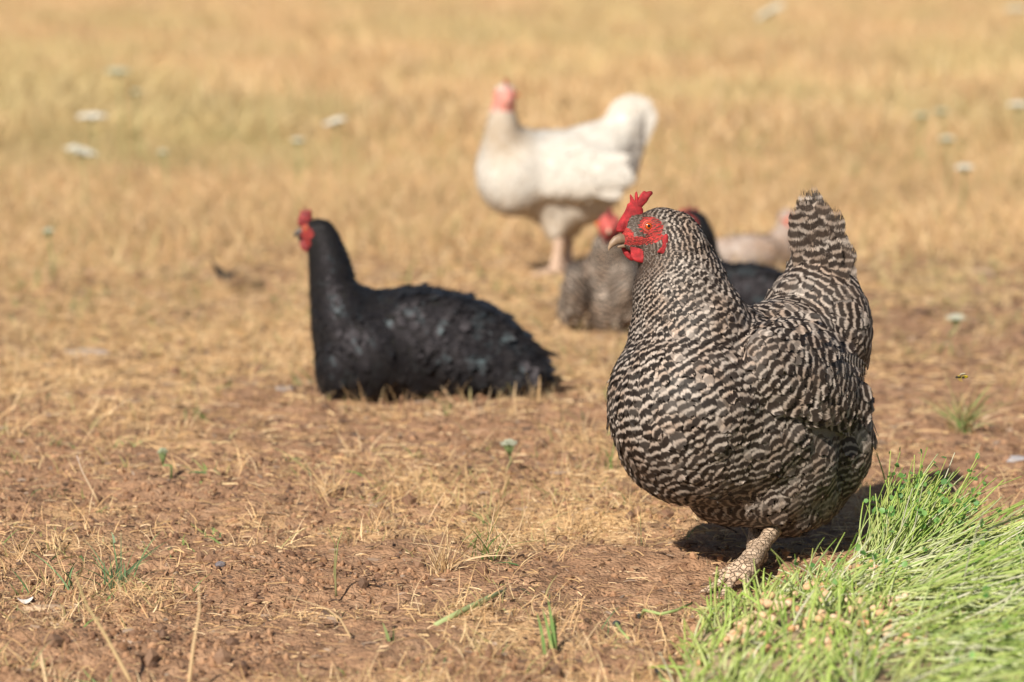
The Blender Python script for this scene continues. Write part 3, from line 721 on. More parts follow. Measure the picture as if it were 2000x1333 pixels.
hk = P(618, 458, 5.50)
hen_black = build_hen(dict(seed=2, loc=(G(820, 785).x, G(820, 785).y, 0), group='hens on the field',
    label='glossy black hen lying on the ground, seen side-on facing left', voxel=.0055, smooth=13,
    prims=[('e', 845, 682, 5.56, (.165, .105, .098), 8, 4), ('e', 720, 690, 5.52, (.085, .09, .088), 0, 0), ('e', 940, 700, 5.60, (.115, .085, .078), 8, 22), ('e', 1010, 725, 5.62, (.055, .05, .038), 8, 28), ('e', 985, 655, 5.56, (.045, .035, .022), 8, 38), ('e', 800, 590, 5.52, (.05, .04, .028), 8, 0), ('e', 900, 740, 5.50, (.07, .035, .035), 8, 5),
           ('e', 668, 640, 5.50, (.052, .055, .085), 0, 0), ('e', 660, 715, 5.50, (.040, .06, .062), 0, 0), ('e', 700, 615, 5.52, (.05, .055, .05), 0, 0), ('e', 770, 622, 5.54, (.075, .07, .05), 0, 0), ('c', (658, 620, 5.50), (644, 520, 5.50), .045, .036), ('c', (644, 520, 5.50), (630, 462, 5.50), .036, .027),
           ('e', 622, 458, 5.50, (.031, .022, .027), 180, 0), ('e', 602, 464, 5.50, (.018, .014, .015), 180, 0)],
    head=hk, head_dir=(-1, -.08, 0), src=P(592, 462, 5.50), mbody=M_B_BLK, mf=M_F_BLK, mred=mat_skin('dark_red_skin', (.36, .045, .045), (.13, .018, .02)), mlid=M_LID, mleg=M_LEG1,
    face=[(.016, .002, .010, .009), (.018, -.014, .008, .006)], phase=flatph, wphase=flatph, tphase=flatph, fscale=.92, minsp=.0032, cols=5, bristle=.5, mess=.24, ruffle=.14, wl=.75,
    eye=(598, 448, .0052), iris=(.45, .09, .01),
    comb=dict(t=.007, pts=[(583, 442), (582, 428), (586, 418), (585, 409), (592, 414), (596, 405), (601, 412), (607, 408), (609, 420), (608, 434), (598, 442)]),
    wattles=[dict(pts=[(588, 470), (586, 480), (592, 490), (602, 492), (608, 484), (606, 470), (598, 466)], t=.005, shift=.008), dict(pts=[(588, 470), (586, 478), (592, 487), (602, 489), (606, 470)], t=.005, shift=-.006)],
    beak=[([(596, 456, .0078), (586, 453, .0065), (578, 457, .0038), (575, 464, .0010)], ((.05, .04, .035), (.10, .08, .07))), ([(596, 463, .0045), (587, 463, .0036), (581, 464, .0012)], ((.05, .04, .035), (.08, .07, .06)))],
    mid=P(845, 682, 5.56), side=(.14, -.99, 0),
    wings=[dict(px=(905, 668), dir=(1, .14, -.42), n=(.14, -.99, .25), r=(.135, .070, .018), sink=.014, k=1.3), dict(px=(905, 668), far=1, dir=(1, .14, -.42), n=(.14, -.99, .25), r=(.135, .070, .018), sink=.014, k=1.3)],
    tail=[(P(bx, by, 5.60), P(x, y, 5.61), (.1 + .15 * math.sin(x), -.95, .3), w_) for bx, by, x, y, w_ in [(985, 690, 1052, 672, .026), (990, 700, 1068, 690, .028), (992, 708, 1080, 706, .028), (995, 716, 1086, 724, .028), (995, 722, 1080, 742, .026), (1000, 735, 1060, 756, .028), (1005, 752, 1096, 776, .024), (1005, 758, 1104, 786, .024), (1000, 762, 1080, 792, .026)]],
    tail2=[(P(a_, b_, 5.53), P(x, y, 5.535), (.15 + .1 * math.sin(i * 3), -.9, .5), w_) for i, (a_, b_, x, y, w_) in enumerate([(900, 625, 985, 622, .022), (925, 640, 1025, 652, .028), (880, 650, 985, 690, .04), (900, 680, 1000, 735, .04), (930, 650, 1050, 705, .036), (860, 700, 960, 765, .036), (960, 690, 1070, 742, .034)])],
    tcurl=.03))

hw = P(988, 190, 7.62)
hen_white = build_hen(dict(seed=3, loc=(G(1085, 532).x, G(1085, 532).y, 0), group='hens on the field',
    label='white hen standing at the back with its head turned to the viewer', voxel=.0065, smooth=30,
    prims=[('e', 1095, 335, 7.70, (.165, .10, .096), 6, 2), ('e', 1005, 335, 7.66, (.092, .09, .108), 0, 0), ('e', 1008, 303, 7.66, (.080, .075, .060), 0, 0), ('c', (984, 290, 7.63), (980, 228, 7.60), .056, .034), ('e', 1075, 298, 7.70, (.08, .07, .05), 0, 0),
           ('c', (980, 228, 7.60), (986, 190, 7.60), .033, .022), ('e', 986, 187, 7.60, (.028, .034, .030), 0, 0), ('e', 990, 196, 7.575, (.017, .020, .018), 0, 0),
           ('e', 1165, 300, 7.72, (.085, .070, .062), 0, -22), ('e', 1205, 268, 7.74, (.066, .045, .048), 0, -42), ('e', 1196, 240, 7.74, (.055, .03, .026), 0, -38), ('e', 1150, 265, 7.72, (.06, .05, .03), 0, -10), ('e', 1228, 240, 7.745, (.050, .022, .040), 0, -50), ('e', 1228, 280, 7.745, (.042, .026, .055), 0, 0), ('e', 1222, 325, 7.74, (.036, .034, .050), 0, 0), ('e', 1175, 350, 7.72, (.060, .06, .075), 0, 0), ('e', 1100, 395, 7.70, (.10, .07, .065), 0, 0), ('e', 1085, 440, 7.68, (.032, .034, .046), 0, 0), ('e', 1118, 430, 7.76, (.030, .034, .050), 0, 0), ('e', 1150, 400, 7.72, (.055, .05, .05), 0, 0)],
    head=hw, head_dir=(.05, -1, 0), src=P(988, 195, 7.57), mbody=M_B_WHT, mf=M_F_WHT, mred=mat_skin('pale_red_skin', (.62, .14, .13), (.40, .07, .07)), mlid=M_LID, mleg=M_LEG2,
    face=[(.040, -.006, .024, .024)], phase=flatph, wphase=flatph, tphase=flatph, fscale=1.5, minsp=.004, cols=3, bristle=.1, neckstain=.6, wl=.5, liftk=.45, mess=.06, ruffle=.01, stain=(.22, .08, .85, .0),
    mid=P(1095, 335, 7.70), side=(.1, -.99, 0),
    wings=[dict(px=(1120, 335), dir=(1, .1, -.06), n=(.1, -.99, .20), r=(.130, .070, .022), sink=.014, k=1.4), dict(px=(1110, 325), far=1, dir=(1, .1, -.12), n=(.1, -.99, .12), r=(.135, .080, .032), sink=.010, k=1.4)],
    tail=[(P(1180 + 4 * i, 262 + 6 * i, 7.74), P(x, y, 7.75), (.1, -.98, .1), .050) for i, (x, y) in enumerate([(1228, 190), (1242, 184), (1256, 184), (1268, 188), (1278, 197), (1284, 210), (1280, 224), (1270, 240), (1260, 258), (1252, 278), (1244, 300), (1238, 325)])], tcurl=.0,
    legs=[dict(ankle=G(1085, 532, .012), hock=P(1092, 462, 7.68), dir=(-.9, -.4, 0), r=.0125, toe=.06), dict(ankle=G(1108, 524, .012), hock=P(1112, 455, 7.78), dir=(-.95, -.3, 0), r=.0106, toe=.06)]))
def side_bits(root, head, hd, side, m, comb, eye_r, beak_len, eye_f=.012, eye_s=.019, eye_u=.002, comb_base=(.012, .018), wat=True, beak_col=((.45, .33, .22), (.62, .5, .36)), tc=.008, iris=(.55, .13, .02)):
    """comb, wattles, beak and eyes laid out along the head's own axes (forward, up)"""
    head = Vector(head); hd = Vector(hd).normalized(); up = Vector((0, 0, 1)); side = hd.cross(up).normalized()
    def at(f, u, s_=0): return head + hd * f + up * u + side * s_
    V, Q, T = outline_slab(dense([at(f, u) for f, u in comb], 3), side, tc); mesh_np('comb', V, [Q, T], m, root)
    if wat:
        for s_ in (-1, 1):
            V, Q, T = outline_slab(dense([at(f, u, s_ * .007) for f, u in [(.026, -.010), (.030, -.020), (.026, -.034), (.016, -.038), (.010, -.028), (.014, -.014)]], 3), side, .006); mesh_np('wattle', V, [Q, T], m, root)
    gg = Geo(); pts = [at(.020, -.002), at(.030, -.003), at(.020 + beak_len * .7, -.006), at(.020 + beak_len, -.014)]
    v, q, t = tube_np(pts, [.0085, .0075, .0045, .0008], 12, side); fr = np.concatenate([np.repeat(np.linspace(0, 1, 4), 12), [0, 1]])[:, None]
    gg.add(v, q, t, np.array(beak_col[0]) * (1 - fr) + np.array(beak_col[1]) * fr)
    v, q, t = tube_np([at(.020, -.010), at(.020 + beak_len * .5, -.012), at(.020 + beak_len * .75, -.013)], [.005, .0038, .001], 10, side); gg.add(v, q, t, beak_col[0]); gg.build('beak', M_BEAK, root)
    for s_ in (-1, 1):
        ax = side * s_; R = up.rotation_difference(ax).to_matrix(); Vs, Fs = ICO2; ang = np.degrees(np.arccos(np.clip(Vs[:, 2], -1, 1)))
        cl = np.where(ang[:, None] < 22, np.array([[.004] * 3]), np.array([iris])); mesh_np('eye', (Vs * eye_r) @ np.array(R).T + np.array(at(eye_f, eye_u, s_ * eye_s)), Fs, M_EYE, root, cols=cl)
COMB5 = [(.030, .004), (.032, .014), (.030, .030), (.024, .026), (.020, .042), (.013, .032), (.006, .048), (.000, .034), (-.010, .044), (-.012, .028), (-.020, .026), (-.014, .016), (0, .014), (.015, .008)]
RED_W = bpy.data.materials['pale_red_skin']
side_bits(hen_white, hw + Vector((0, -.016, .004)), (.05, -1, 0), None, bpy.data.materials['red_skin'], [(f, u * .80) for f, u in COMB5], .005, .026, eye_s=.025, eye_f=.010)

hg = P(1192, 440, 6.42)
hen_grey = build_hen(dict(seed=4, loc=(G(1180, 630).x, G(1180, 630).y, 0), group='hens on the field',
    label='grey barred hen with a red face, half hidden behind the barred hen in front', voxel=.006, smooth=24,
    prims=[('e', 1195, 585, 6.58, (.085, .13, .080), 10, 0), ('e', 1188, 560, 6.50, (.058, .07, .085), 0, 0), ('c', (1190, 545, 6.48), (1190, 465, 6.44), .052, .030), ('e', 1190, 442, 6.43, (.024, .030, .027), 0, 0), ('e', 1190, 446, 6.405, (.015, .018, .016), 0, 0),
           ('e', 1130, 600, 6.56, (.034, .09, .058), 10, 0), ('e', 1250, 600, 6.56, (.034, .09, .058), 10, 0), ('e', 1190, 600, 6.50, (.06, .07, .06), 0, 0)],
    head=hg, head_dir=(-.1, -1, 0), src=P(1190, 446, 6.38), mbody=M_B_GRY, mf=M_F_GRY, mred=M_RED, mlid=M_LID, mleg=M_LEG1,
    face=[(.015, .004, .026, .026)], phase=make_phase([(0, .01), (1, .016)]), wphase=make_phase([(0, .014), (1, .014)]), tphase=flatph, fscale=1.4, minsp=.0036, cols=3, bristle=.05,
    mid=P(1195, 565, 6.58), side=(-.98, .17, 0),
    wings=[dict(px=(1122, 580), dir=(.2, .9, -.4), n=(-.9, -.4, .2), r=(.11, .06, .022), sink=.008, k=1.3), dict(px=(1122, 580), far=1, dir=(.2, .9, -.4), n=(-.9, -.4, .2), r=(.11, .06, .022), sink=.008, k=1.3)],
    tail=[(P(1190 + 10 * i, 540, 6.72), P(1176 + 16 * i, 505, 6.80), (0, -.9, .4), .035) for i in range(4)]))
side_bits(hen_grey, hg + Vector((0, .012, 0)), (-.1, -1, 0), None, bpy.data.materials['dark_red_skin'], [(f, u * .7) for f, u in COMB5], .005, .026, eye_s=.024, eye_f=.010)

hb2 = P(1352, 436, 6.30)
hen_b2 = build_hen(dict(seed=5, loc=(G(1430, 650).x, G(1430, 650).y, 0), group='hens on the field',
    label='black hen lying behind the neck and back of the barred hen', voxel=.006, smooth=24,
    prims=[('e', 1452, 596, 6.40, (.135, .095, .080), 0, 0), ('e', 1385, 590, 6.36, (.07, .08, .080), 0, 0), ('c', (1376, 550, 6.34), (1366, 470, 6.32), .040, .032), ('c', (1366, 470, 6.32), (1357, 440, 6.30), .032, .026),
           ('e', 1352, 436, 6.30, (.031, .022, .026), 0, 0), ('e', 1334, 442, 6.30, (.018, .014, .015), 0, 0), ('e', 1530, 610, 6.42, (.07, .05, .04), 0, 20)],
    head=hb2, head_dir=(-1, 0, 0), src=P(1325, 444, 6.30), mbody=M_B_BLK, mf=M_F_BLK, mred=M_RED, mlid=M_LID, mleg=M_LEG1,
    face=[(.010, -.002, .018, .016)], phase=flatph, wphase=flatph, tphase=flatph, fscale=1.4, minsp=.0036, cols=3,
    mid=P(1452, 596, 6.40), side=(0, -1, 0),
    wings=[dict(px=(1470, 575), dir=(1, 0, -.2), n=(0, -1, .2), r=(.11, .06, .022), sink=.01, k=1.3)],
    tail=[(P(1540, 600, 6.42), P(1590 + 6 * i, 560 + 14 * i, 6.44), (.1, -.95, .3), .035) for i in range(5)]))
side_bits(hen_b2, hb2, (-1, 0, 0), None, bpy.data.materials['dark_red_skin'], [(f, u * .72) for f, u in COMB5], .005, .024)

hp = P(1537, 432, 8.0)
hen_pale = build_hen(dict(seed=6, loc=(G(1460, 525).x, G(1460, 525).y, 0), group='hens on the field',
    label='pale pinkish hen lying farthest right, its brown head beside the barred tail', voxel=.007, smooth=8,
    prims=[('e', 1462, 500, 8.0, (.115, .08, .048), 0, 0), ('e', 1500, 495, 8.0, (.06, .06, .045), 0, 0), ('e', 1525, 478, 8.0, (.034, .035, .045), 0, 0), ('c', (1532, 470, 8.0), (1536, 436, 8.0), .028, .022), ('e', 1537, 430, 8.0, (.024, .021, .030), 0, 0)],
    head=hp, head_dir=(.5, -.85, 0), src=P(1545, 432, 7.97), mbody=M_B_PAL, mf=M_F_PAL, mred=M_RED, mlid=M_LID, mleg=M_LEG1,
    neckstain=.75, face=[(.022, 0, .008, .009)], phase=flatph, wphase=flatph, tphase=flatph, fscale=1.5, minsp=.0045, cols=3, stain=(.8, .3, .0, .3),
    mid=P(1462, 500, 8.0), side=(0, -1, 0), wings=[dict(px=(1455, 488), dir=(-1, 0, -.05), n=(0, -1, .3), r=(.085, .04, .018), sink=.006, k=1.2)],
    tail=[(P(1405, 500, 8.0), P(1385 + 3 * i, 482 + 6 * i, 8.0), (.1, -.95, .3), .035) for i in range(4)]))
side_bits(hen_pale, hp + Vector((0, 0, .002)), (.5, -.85, 0), None, bpy.data.materials['pale_red_skin'], [(f * .8, u * .5) for f, u in COMB5], .005, .020, wat=False)

# ------------------------------------------------------------------ the ground
def axis(lo, hi, d0, far_lo, far_hi, g):
    a = list(np.arange(lo, hi, d0)); x, d = hi, d0
    while x < far_hi: a.append(x); d *= g; x += d
    a.append(far_hi); x, d = lo, d0; b = []
    while x > far_lo:
        d *= g; x -= d; b.append(max(x, far_lo))
    return np.array(b[::-1] + a)
gx = axis(-.95, 1.0, .006, -700, 700, 1.035); gy = axis(3.05, 5.4, .0065, -40, 1500, 1.022)
XX, YY = np.meshgrid(gx, gy); ZZ = hgt(XX, YY)
for h_ in ((P(845, 760, 5.56), .17, .10, .018), (P(1460, 520, 8.0), .2, .14, .02), (P(1480, 1080, 4.05), .10, .12, .004)):
    ZZ = ZZ - h_[3] * np.exp(-(((XX - h_[0].x) / h_[1]) ** 2 + ((YY - h_[0].y) / h_[2]) ** 2))
nyg, nxg = XX.shape; idx = np.arange(nyg * nxg).reshape(nyg, nxg)
GF = np.stack([idx[:-1, :-1], idx[:-1, 1:], idx[1:, 1:], idx[1:, :-1]], -1).reshape(-1, 4)
def cover(x, y):
    """how far dry grass covers the soil, 0..1"""
    base = np.interp(y, [3.2, 4.0, 4.8, 5.6, 6.6, 8.2, 10, 14], [.18, .26, .34, .42, .52, .74, .92, 1.0])
    base = base - np.clip(x - .22, 0, .6) * .75 * np.clip((9.5 - y) / 4, 0, 1) * np.clip((y - 4) / .8, 0, 1)
    base = base + .40 * np.exp(-((x + .02) / .24) ** 2 - ((y - 4.38) / .27) ** 2)
    return np.clip(base + (fbm(x * 2.3, y * 2.3, 21, 3) - .5) * 1.1 + (fbm(x * 9, y * 7, 23, 3) - .5) * 1.1, 0, 1)
mesh_np('ground', np.stack([XX, YY, ZZ], -1).reshape(-1, 3), GF, mat_ground(), attrs=dict(straw=cover(XX, YY).reshape(-1)))
tag(bpy.data.objects['ground'], kind='structure')

def blades(name, root, d0, L, W, bend, c0, c1, mat_, label=None, cat=None, parent=None, segs=4, sides=1, kind='stuff', build=True, taper=1.0):
    """many blades: root (n,3), first direction d0 (n,3), bend (n,3) added with the square of the way along"""
    n = len(root); t = np.linspace(0, 1, segs + 1); L_, W_ = np.asarray(L)[:, None], np.asarray(W)[:, None]
    d0 = d0 / np.linalg.norm(d0, axis=1)[:, None]; r = np.random.default_rng(n)
    fac = r.normal(0, 1, (n, 3)); side = np.cross(d0, fac); side /= np.linalg.norm(side, axis=1)[:, None]
    V = []; C = []; K = 2 if sides == 1 else 3; tau = np.cross(d0, side)
    for i, f in enumerate(t):
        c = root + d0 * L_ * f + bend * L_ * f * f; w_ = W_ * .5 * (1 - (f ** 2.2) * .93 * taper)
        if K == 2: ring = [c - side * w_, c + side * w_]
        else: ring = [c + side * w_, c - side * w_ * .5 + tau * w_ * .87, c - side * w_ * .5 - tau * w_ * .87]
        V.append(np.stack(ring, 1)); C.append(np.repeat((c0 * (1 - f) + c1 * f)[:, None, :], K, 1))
    V = np.stack(V, 1); C = np.stack(C, 1); m = (segs + 1) * K; b = (np.arange(n) * m)[:, None, None]; q = []
    for i in range(segs):
        if K == 2: q.append((i * 2, i * 2 + 1, i * 2 + 3, i * 2 + 2))
        else:
            for k in range(3): q.append((i * 3 + k, i * 3 + (k + 1) % 3, i * 3 + 3 + (k + 1) % 3, i * 3 + 3 + k))
    F = (b + np.array(q)[None]).reshape(-1, 4)
    if not build: return V.reshape(-1, 3), F, C.reshape(-1, 3)
    o = mesh_np(name, V.reshape(-1, 3), F, mat_, parent, cols=C.reshape(-1, 3)); 
    return tag(o, label, cat, kind=kind)
R2 = np.random.default_rng(5)
TAN = np.array([[.68, .46, .24], [.80, .59, .36], [.60, .39, .19], [.48, .31, .17], [.72, .53, .29], [.64, .41, .21]])
OLV = np.array([[.40, .36, .15], [.34, .34, .13], [.48, .42, .20]]); GRN = np.array([[.16, .26, .07], [.22, .33, .10], [.12, .22, .09]])
def pick(pal, n): return pal[R2.integers(0, len(pal), n)] * R2.uniform(.8, 1.15, (n, 1))
def spots(n, y0, y1, wfac=.20, pad=.25, power=1.0):
    y = y0 * (y1 / y0) ** (R2.random(n) ** power); x = R2.uniform(-1, 1, n) * (wfac * y + pad); return x, y
EXCL = [(Vector(h.location), .16) for h in (hen_black, hen_grey, hen_b2)] 
def clear(x, y, rad=1.0):
    ok = np.ones(len(x), bool)
    for cxy, a, b in ((P(850, 740, 5.56), .24, .13), (P(1190, 600, 6.58), .11, .15), (P(1460, 600, 6.40), .22, .12), (P(1460, 500, 8.0), .15, .12)):
        ok &= (((x - cxy.x) / (a * rad)) ** 2 + ((y - cxy.y) / (b * rad)) ** 2) > 1
    return ok
def lay(x, y, lo, hi, up, seed=0):
    a = R2.uniform(0, 2 * math.pi, len(x)); z = np.abs(R2.normal(0, up, len(x))); return np.stack([np.cos(a), np.sin(a), z], 1)
def do_litter(name, n, y0, y1, Lr, Wr, up, label, thresh=.15, pal=TAN, power=1.0, zoff=.001, mode='cover', gain=1.0):
    x, y = spots(n, y0, y1, power=power); cv = cover(x, y); keep = (R2.random(n) < np.clip(thresh + cv * gain, 0, 1)) & clear(x, y); x, y = x[keep], y[keep]; n = len(x)
    z = hgt(x, y) + R2.uniform(0, zoff, n) * 2; d = lay(x, y, 0, 1, up); fy = np.interp(y, [3.2, 4.3, 5.5, 7, 10], [1, 1.15, 1.8, 2.5, 3.6]); L = R2.uniform(*Lr, n) * R2.uniform(.5, 1, n) * fy; c = pick(pal, n)
    bend = np.stack([R2.normal(0, .25, n), R2.normal(0, .25, n), -d[:, 2] * .6], 1)
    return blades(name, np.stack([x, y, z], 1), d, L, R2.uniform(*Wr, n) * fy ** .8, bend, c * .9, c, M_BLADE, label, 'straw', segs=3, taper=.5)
DRK = np.array([[.20, .12, .07], [.28, .18, .11], [.34, .22, .13], [.11, .07, .05], [.38, .28, .21], [.16, .10, .07]])
do_litter('straw_litter', 170000, 3.2, 11, (.005, .026), (.0006, .0017), .45, 'broken bits of straw strewn over the soil', thresh=.13, gain=.9)
do_litter('leaf_litter', 42000, 3.2, 8.5, (.004, .018), (.001, .0042), .45, 'dark crumbled plant bits mixed into the soil', thresh=.40, gain=.2, pal=DRK)
def tufts(name, ntuft, per, y0, y1, Lr, Wr, lean, pal, label, cat, thr=0, gain=1.2, rad=.03, power=1.0, seed=9, segs=4, m=None, tip=None, bendr=.35, ex=None, grow=True, wfac=.20):
    x, y = spots(ntuft, y0, y1, power=power, wfac=wfac); cv = np.clip(thr + gain * (cover(x, y) - .25) + (fbm(x * 3.1, y * 1.6, seed, 2) - .5) * 1.6, 0, 1); k = (R2.random(ntuft) < cv) & clear(x, y, 1.1)
    if ex is not None: k &= ex(x, y)
    fw_ = P(1110, 510, 7.9); k &= (((x - fw_.x) / .24) ** 2 + ((y - fw_.y) / .42) ** 2) > 1
    x, y = x[k], y[k]; n = len(x) * per; sc = np.repeat(R2.uniform(.6, 1.25, len(x)), per); ln = np.repeat(R2.normal(0, lean * .6, (len(x), 2)), per, axis=0)
    xr = np.repeat(x, per) + R2.normal(0, rad, n); yr = np.repeat(y, per) + R2.normal(0, rad, n); ok = clear(xr, yr)
    xr, yr, sc, ln = xr[ok], yr[ok], sc[ok], ln[ok]; n = len(xr)
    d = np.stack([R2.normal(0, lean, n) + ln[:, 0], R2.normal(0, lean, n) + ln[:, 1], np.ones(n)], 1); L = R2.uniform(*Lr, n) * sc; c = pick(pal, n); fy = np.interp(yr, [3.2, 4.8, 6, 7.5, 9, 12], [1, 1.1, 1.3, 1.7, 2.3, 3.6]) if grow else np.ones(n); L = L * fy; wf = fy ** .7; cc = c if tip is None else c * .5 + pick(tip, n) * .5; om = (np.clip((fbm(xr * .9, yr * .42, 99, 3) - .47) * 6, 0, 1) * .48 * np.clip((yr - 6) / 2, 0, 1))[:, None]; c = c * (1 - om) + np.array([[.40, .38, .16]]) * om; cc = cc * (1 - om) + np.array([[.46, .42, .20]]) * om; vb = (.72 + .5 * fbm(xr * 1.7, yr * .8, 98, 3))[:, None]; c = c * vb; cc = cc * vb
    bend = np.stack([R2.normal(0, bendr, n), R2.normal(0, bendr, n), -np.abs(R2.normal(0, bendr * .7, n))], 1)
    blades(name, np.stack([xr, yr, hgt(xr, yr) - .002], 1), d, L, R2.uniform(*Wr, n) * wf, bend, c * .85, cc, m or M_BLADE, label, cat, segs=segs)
def not_hen(x, y):
    f = P(1480, 1080, 4.05); return (((x - f.x) / .13) ** 2 + ((y - f.y) / .16) ** 2) > 1
tufts('dry_grass', 15000, 6, 3.25, 10.5, (.014, .052), (.0007, .0015), .40, np.concatenate([TAN, TAN, OLV[:1]]), 'thin dry grass blades standing all over the soil', 'grass', thr=.30, gain=1.4, rad=.014, segs=5, ex=not_hen)
tufts('green_grass', 900, 4, 3.3, 8.0, (.010, .042), (.0010, .0026), .6, np.concatenate([GRN, OLV]), 'scattered short green blades on the soil', 'grass', thr=.45, rad=.008, m=M_GREEN, ex=not_hen)
tufts('green_grass', 1500, 7, 6.6, 15, (.012, .034), (.0014, .0026), .45, np.concatenate([OLV, GRN[:1]]), 'olive green grass patches in the dry field', 'grass', thr=.1, rad=.05, m=M_GREEN, seed=33)
tufts('dry_grass', 14500, 10, 8.0, 22, (.035, .13), (.0020, .0042), .34, np.concatenate([TAN, TAN, OLV[2:]]), 'dry golden grass filling the field behind the hens', 'grass', thr=.25, rad=.06, bendr=.35, grow=False, wfac=.32)
tufts('dry_grass', 14500, 10, 13, 75, (.06, .21), (.005, .013), .30, np.concatenate([TAN, TAN, TAN, OLV[2:]]), 'pale dry grass at the far end of the field', 'grass', thr=.6, rad=.16, bendr=.3, grow=False, wfac=.32)

tufts('green_grass', 420, 6, 4.0, 5.0, (.008, .030), (.0014, .0034), .8, np.concatenate([GRN, OLV]), 'low green weeds at the left edge of the near soil', 'grass', thr=1.0, rad=.014, m=M_GREEN, ex=lambda x, y: (x < -.36) & (fbm(x * 8, y * 5, 88, 2) > .42))
# crumbs of soil
def crumbs(name, n, y0, y1, rr, pal, label, cat, dens=None):
    V0, F0 = ICO1; x, y = spots(n, y0, y1, wfac=.17, pad=.15); k = fbm(x * 6, y * 6, 41, 2) > R2.uniform(.25, .7, n); x, y = x[k], y[k]; n = len(x)
    r = R2.uniform(0, 1, n) ** 3 * (rr[1] - rr[0]) + rr[0]; sh = R2.uniform(.65, 1.3, (n, 1, 3)) * (1 + R2.normal(0, .16, (n, len(V0), 1)))
    V = V0[None] * r[:, None, None] * sh + np.stack([x, y, hgt(x, y) + r * .25], 1)[:, None]; F = (F0[None] + (np.arange(n) * len(V0))[:, None, None]).reshape(-1, 3)
    c = np.repeat(pick(pal, n)[:, None], len(V0), 1).reshape(-1, 3); tag(mesh_np(name, V.reshape(-1, 3), F, M_PELLET, cols=c, smooth=False), label, cat, kind='stuff')
crumbs('soil_crumbs', 42000, 3.25, 5.6, (.0007, .0050), np.array([[.30, .165, .09], [.24, .13, .07], [.38, .22, .125], [.16, .085, .05]]), 'small crumbs of brown soil on the bare ground', 'soil')

crumbs('soil_clods', 900, 3.3, 8.5, (.003, .012), np.array([[.20, .11, .065], [.14, .08, .05], [.26, .15, .09], [.22, .13, .08]]), 'dark clods of soil lying loose on the ground', 'soil')
# ------------------------------------------------------------------ sprouted fodder mat
def inside(px, py, poly):
    c = np.zeros(len(px), bool); n = len(poly)
    for i in range(n):
        x1, y1 = poly[i]; x2, y2 = poly[(i + 1) % n]; k = ((y1 > py) != (y2 > py)) & (px < (x2 - x1) * (py - y1) / (y2 - y1 + 1e-12) + x1); c ^= k
    return c
mat_px = [(1320, 1345), (1345, 1270), (1390, 1215), (1480, 1185), (1600, 1130), (1700, 1095), (1860, 1085), (2040, 1080), (2250, 1090), (2300, 1250), (2320, 1520), (1300, 1520)]
mp = [(G(x, y).x, G(x, y).y) for x, y in mat_px]
mc = Vector((sum(p[0] for p in mp) / len(mp), sum(p[1] for p in mp) / len(mp), 0))
fodder = empty('sprout_mat', mc, 'mat of bright green sprouts with loose peas beside the barred hen', 'sprouts')
def samp(n, poly):
    a = np.array(poly); x = R2.uniform(a[:, 0].min(), a[:, 0].max(), n * 3); y = R2.uniform(a[:, 1].min(), a[:, 1].max(), n * 3); k = inside(x, y, poly); return x[k][:n], y[k][:n]
def matz(x, y):
    """height of the root mat over the soil, low at its rim"""
    d = np.full(len(x), 9.); a = mp
    for i in range(len(a)):
        p, q = np.array(a[i]), np.array(a[(i + 1) % len(a)]); e = q - p; t = np.clip(((x - p[0]) * e[0] + (y - p[1]) * e[1]) / (e @ e), 0, 1)
        d = np.minimum(d, np.hypot(x - p[0] - e[0] * t, y - p[1] - e[1] * t))
    return hgt(x, y) + .028 * np.clip(d / .06, 0, 1) ** .6 * (.7 + .6 * fbm(x * 14, y * 14, 61, 3)) + .004 * fbm(x * 80, y * 80, 62, 2) - .003
a = np.array(mp); mx_ = np.arange(a[:, 0].min(), a[:, 0].max(), .007); my_ = np.arange(a[:, 1].min(), a[:, 1].max(), .007); MX, MY = np.meshgrid(mx_, my_)
ins = inside(MX.ravel(), MY.ravel(), mp).reshape(MX.shape); MZ = matz(MX.ravel(), MY.ravel()).reshape(MX.shape); ii = np.arange(MX.size).reshape(MX.shape)
q = np.stack([ii[:-1, :-1], ii[:-1, 1:], ii[1:, 1:], ii[1:, :-1]], -1)[ins[:-1, :-1] & ins[1:, 1:] & ins[:-1, 1:] & ins[1:, :-1]]
used = np.unique(q); remap = np.full(MX.size, -1); remap[used] = np.arange(len(used)); VV = np.stack([MX, MY, MZ], -1).reshape(-1, 3)[used]
n1 = fbm(VV[:, 0] * 40, VV[:, 1] * 40, 71, 3)[:, None]; rc = np.array([.20, .11, .07]) * (1 - n1) + np.array([.50, .42, .24]) * n1
mesh_np('root_mat', VV, remap[q].reshape(-1, 4), M_PELLET, fodder, cols=rc)
def pxof(x, y, z):
    q = np.stack([x, y, z], 1) - np.array([0, 0, H_CAM]); dep = q[:, 1] * _ca - q[:, 2] * _sa; up = q[:, 1] * _sa + q[:, 2] * _ca; return 1000 + F_PX * q[:, 0] / dep, 666.5 - F_PX * up / dep
SG = np.array([[.38, .54, .09], [.50, .64, .15], [.27, .44, .06], [.58, .66, .22], [.44, .58, .12], [.54, .60, .17]]); SW = np.array([[.70, .72, .46], [.60, .66, .36], [.76, .74, .55]])
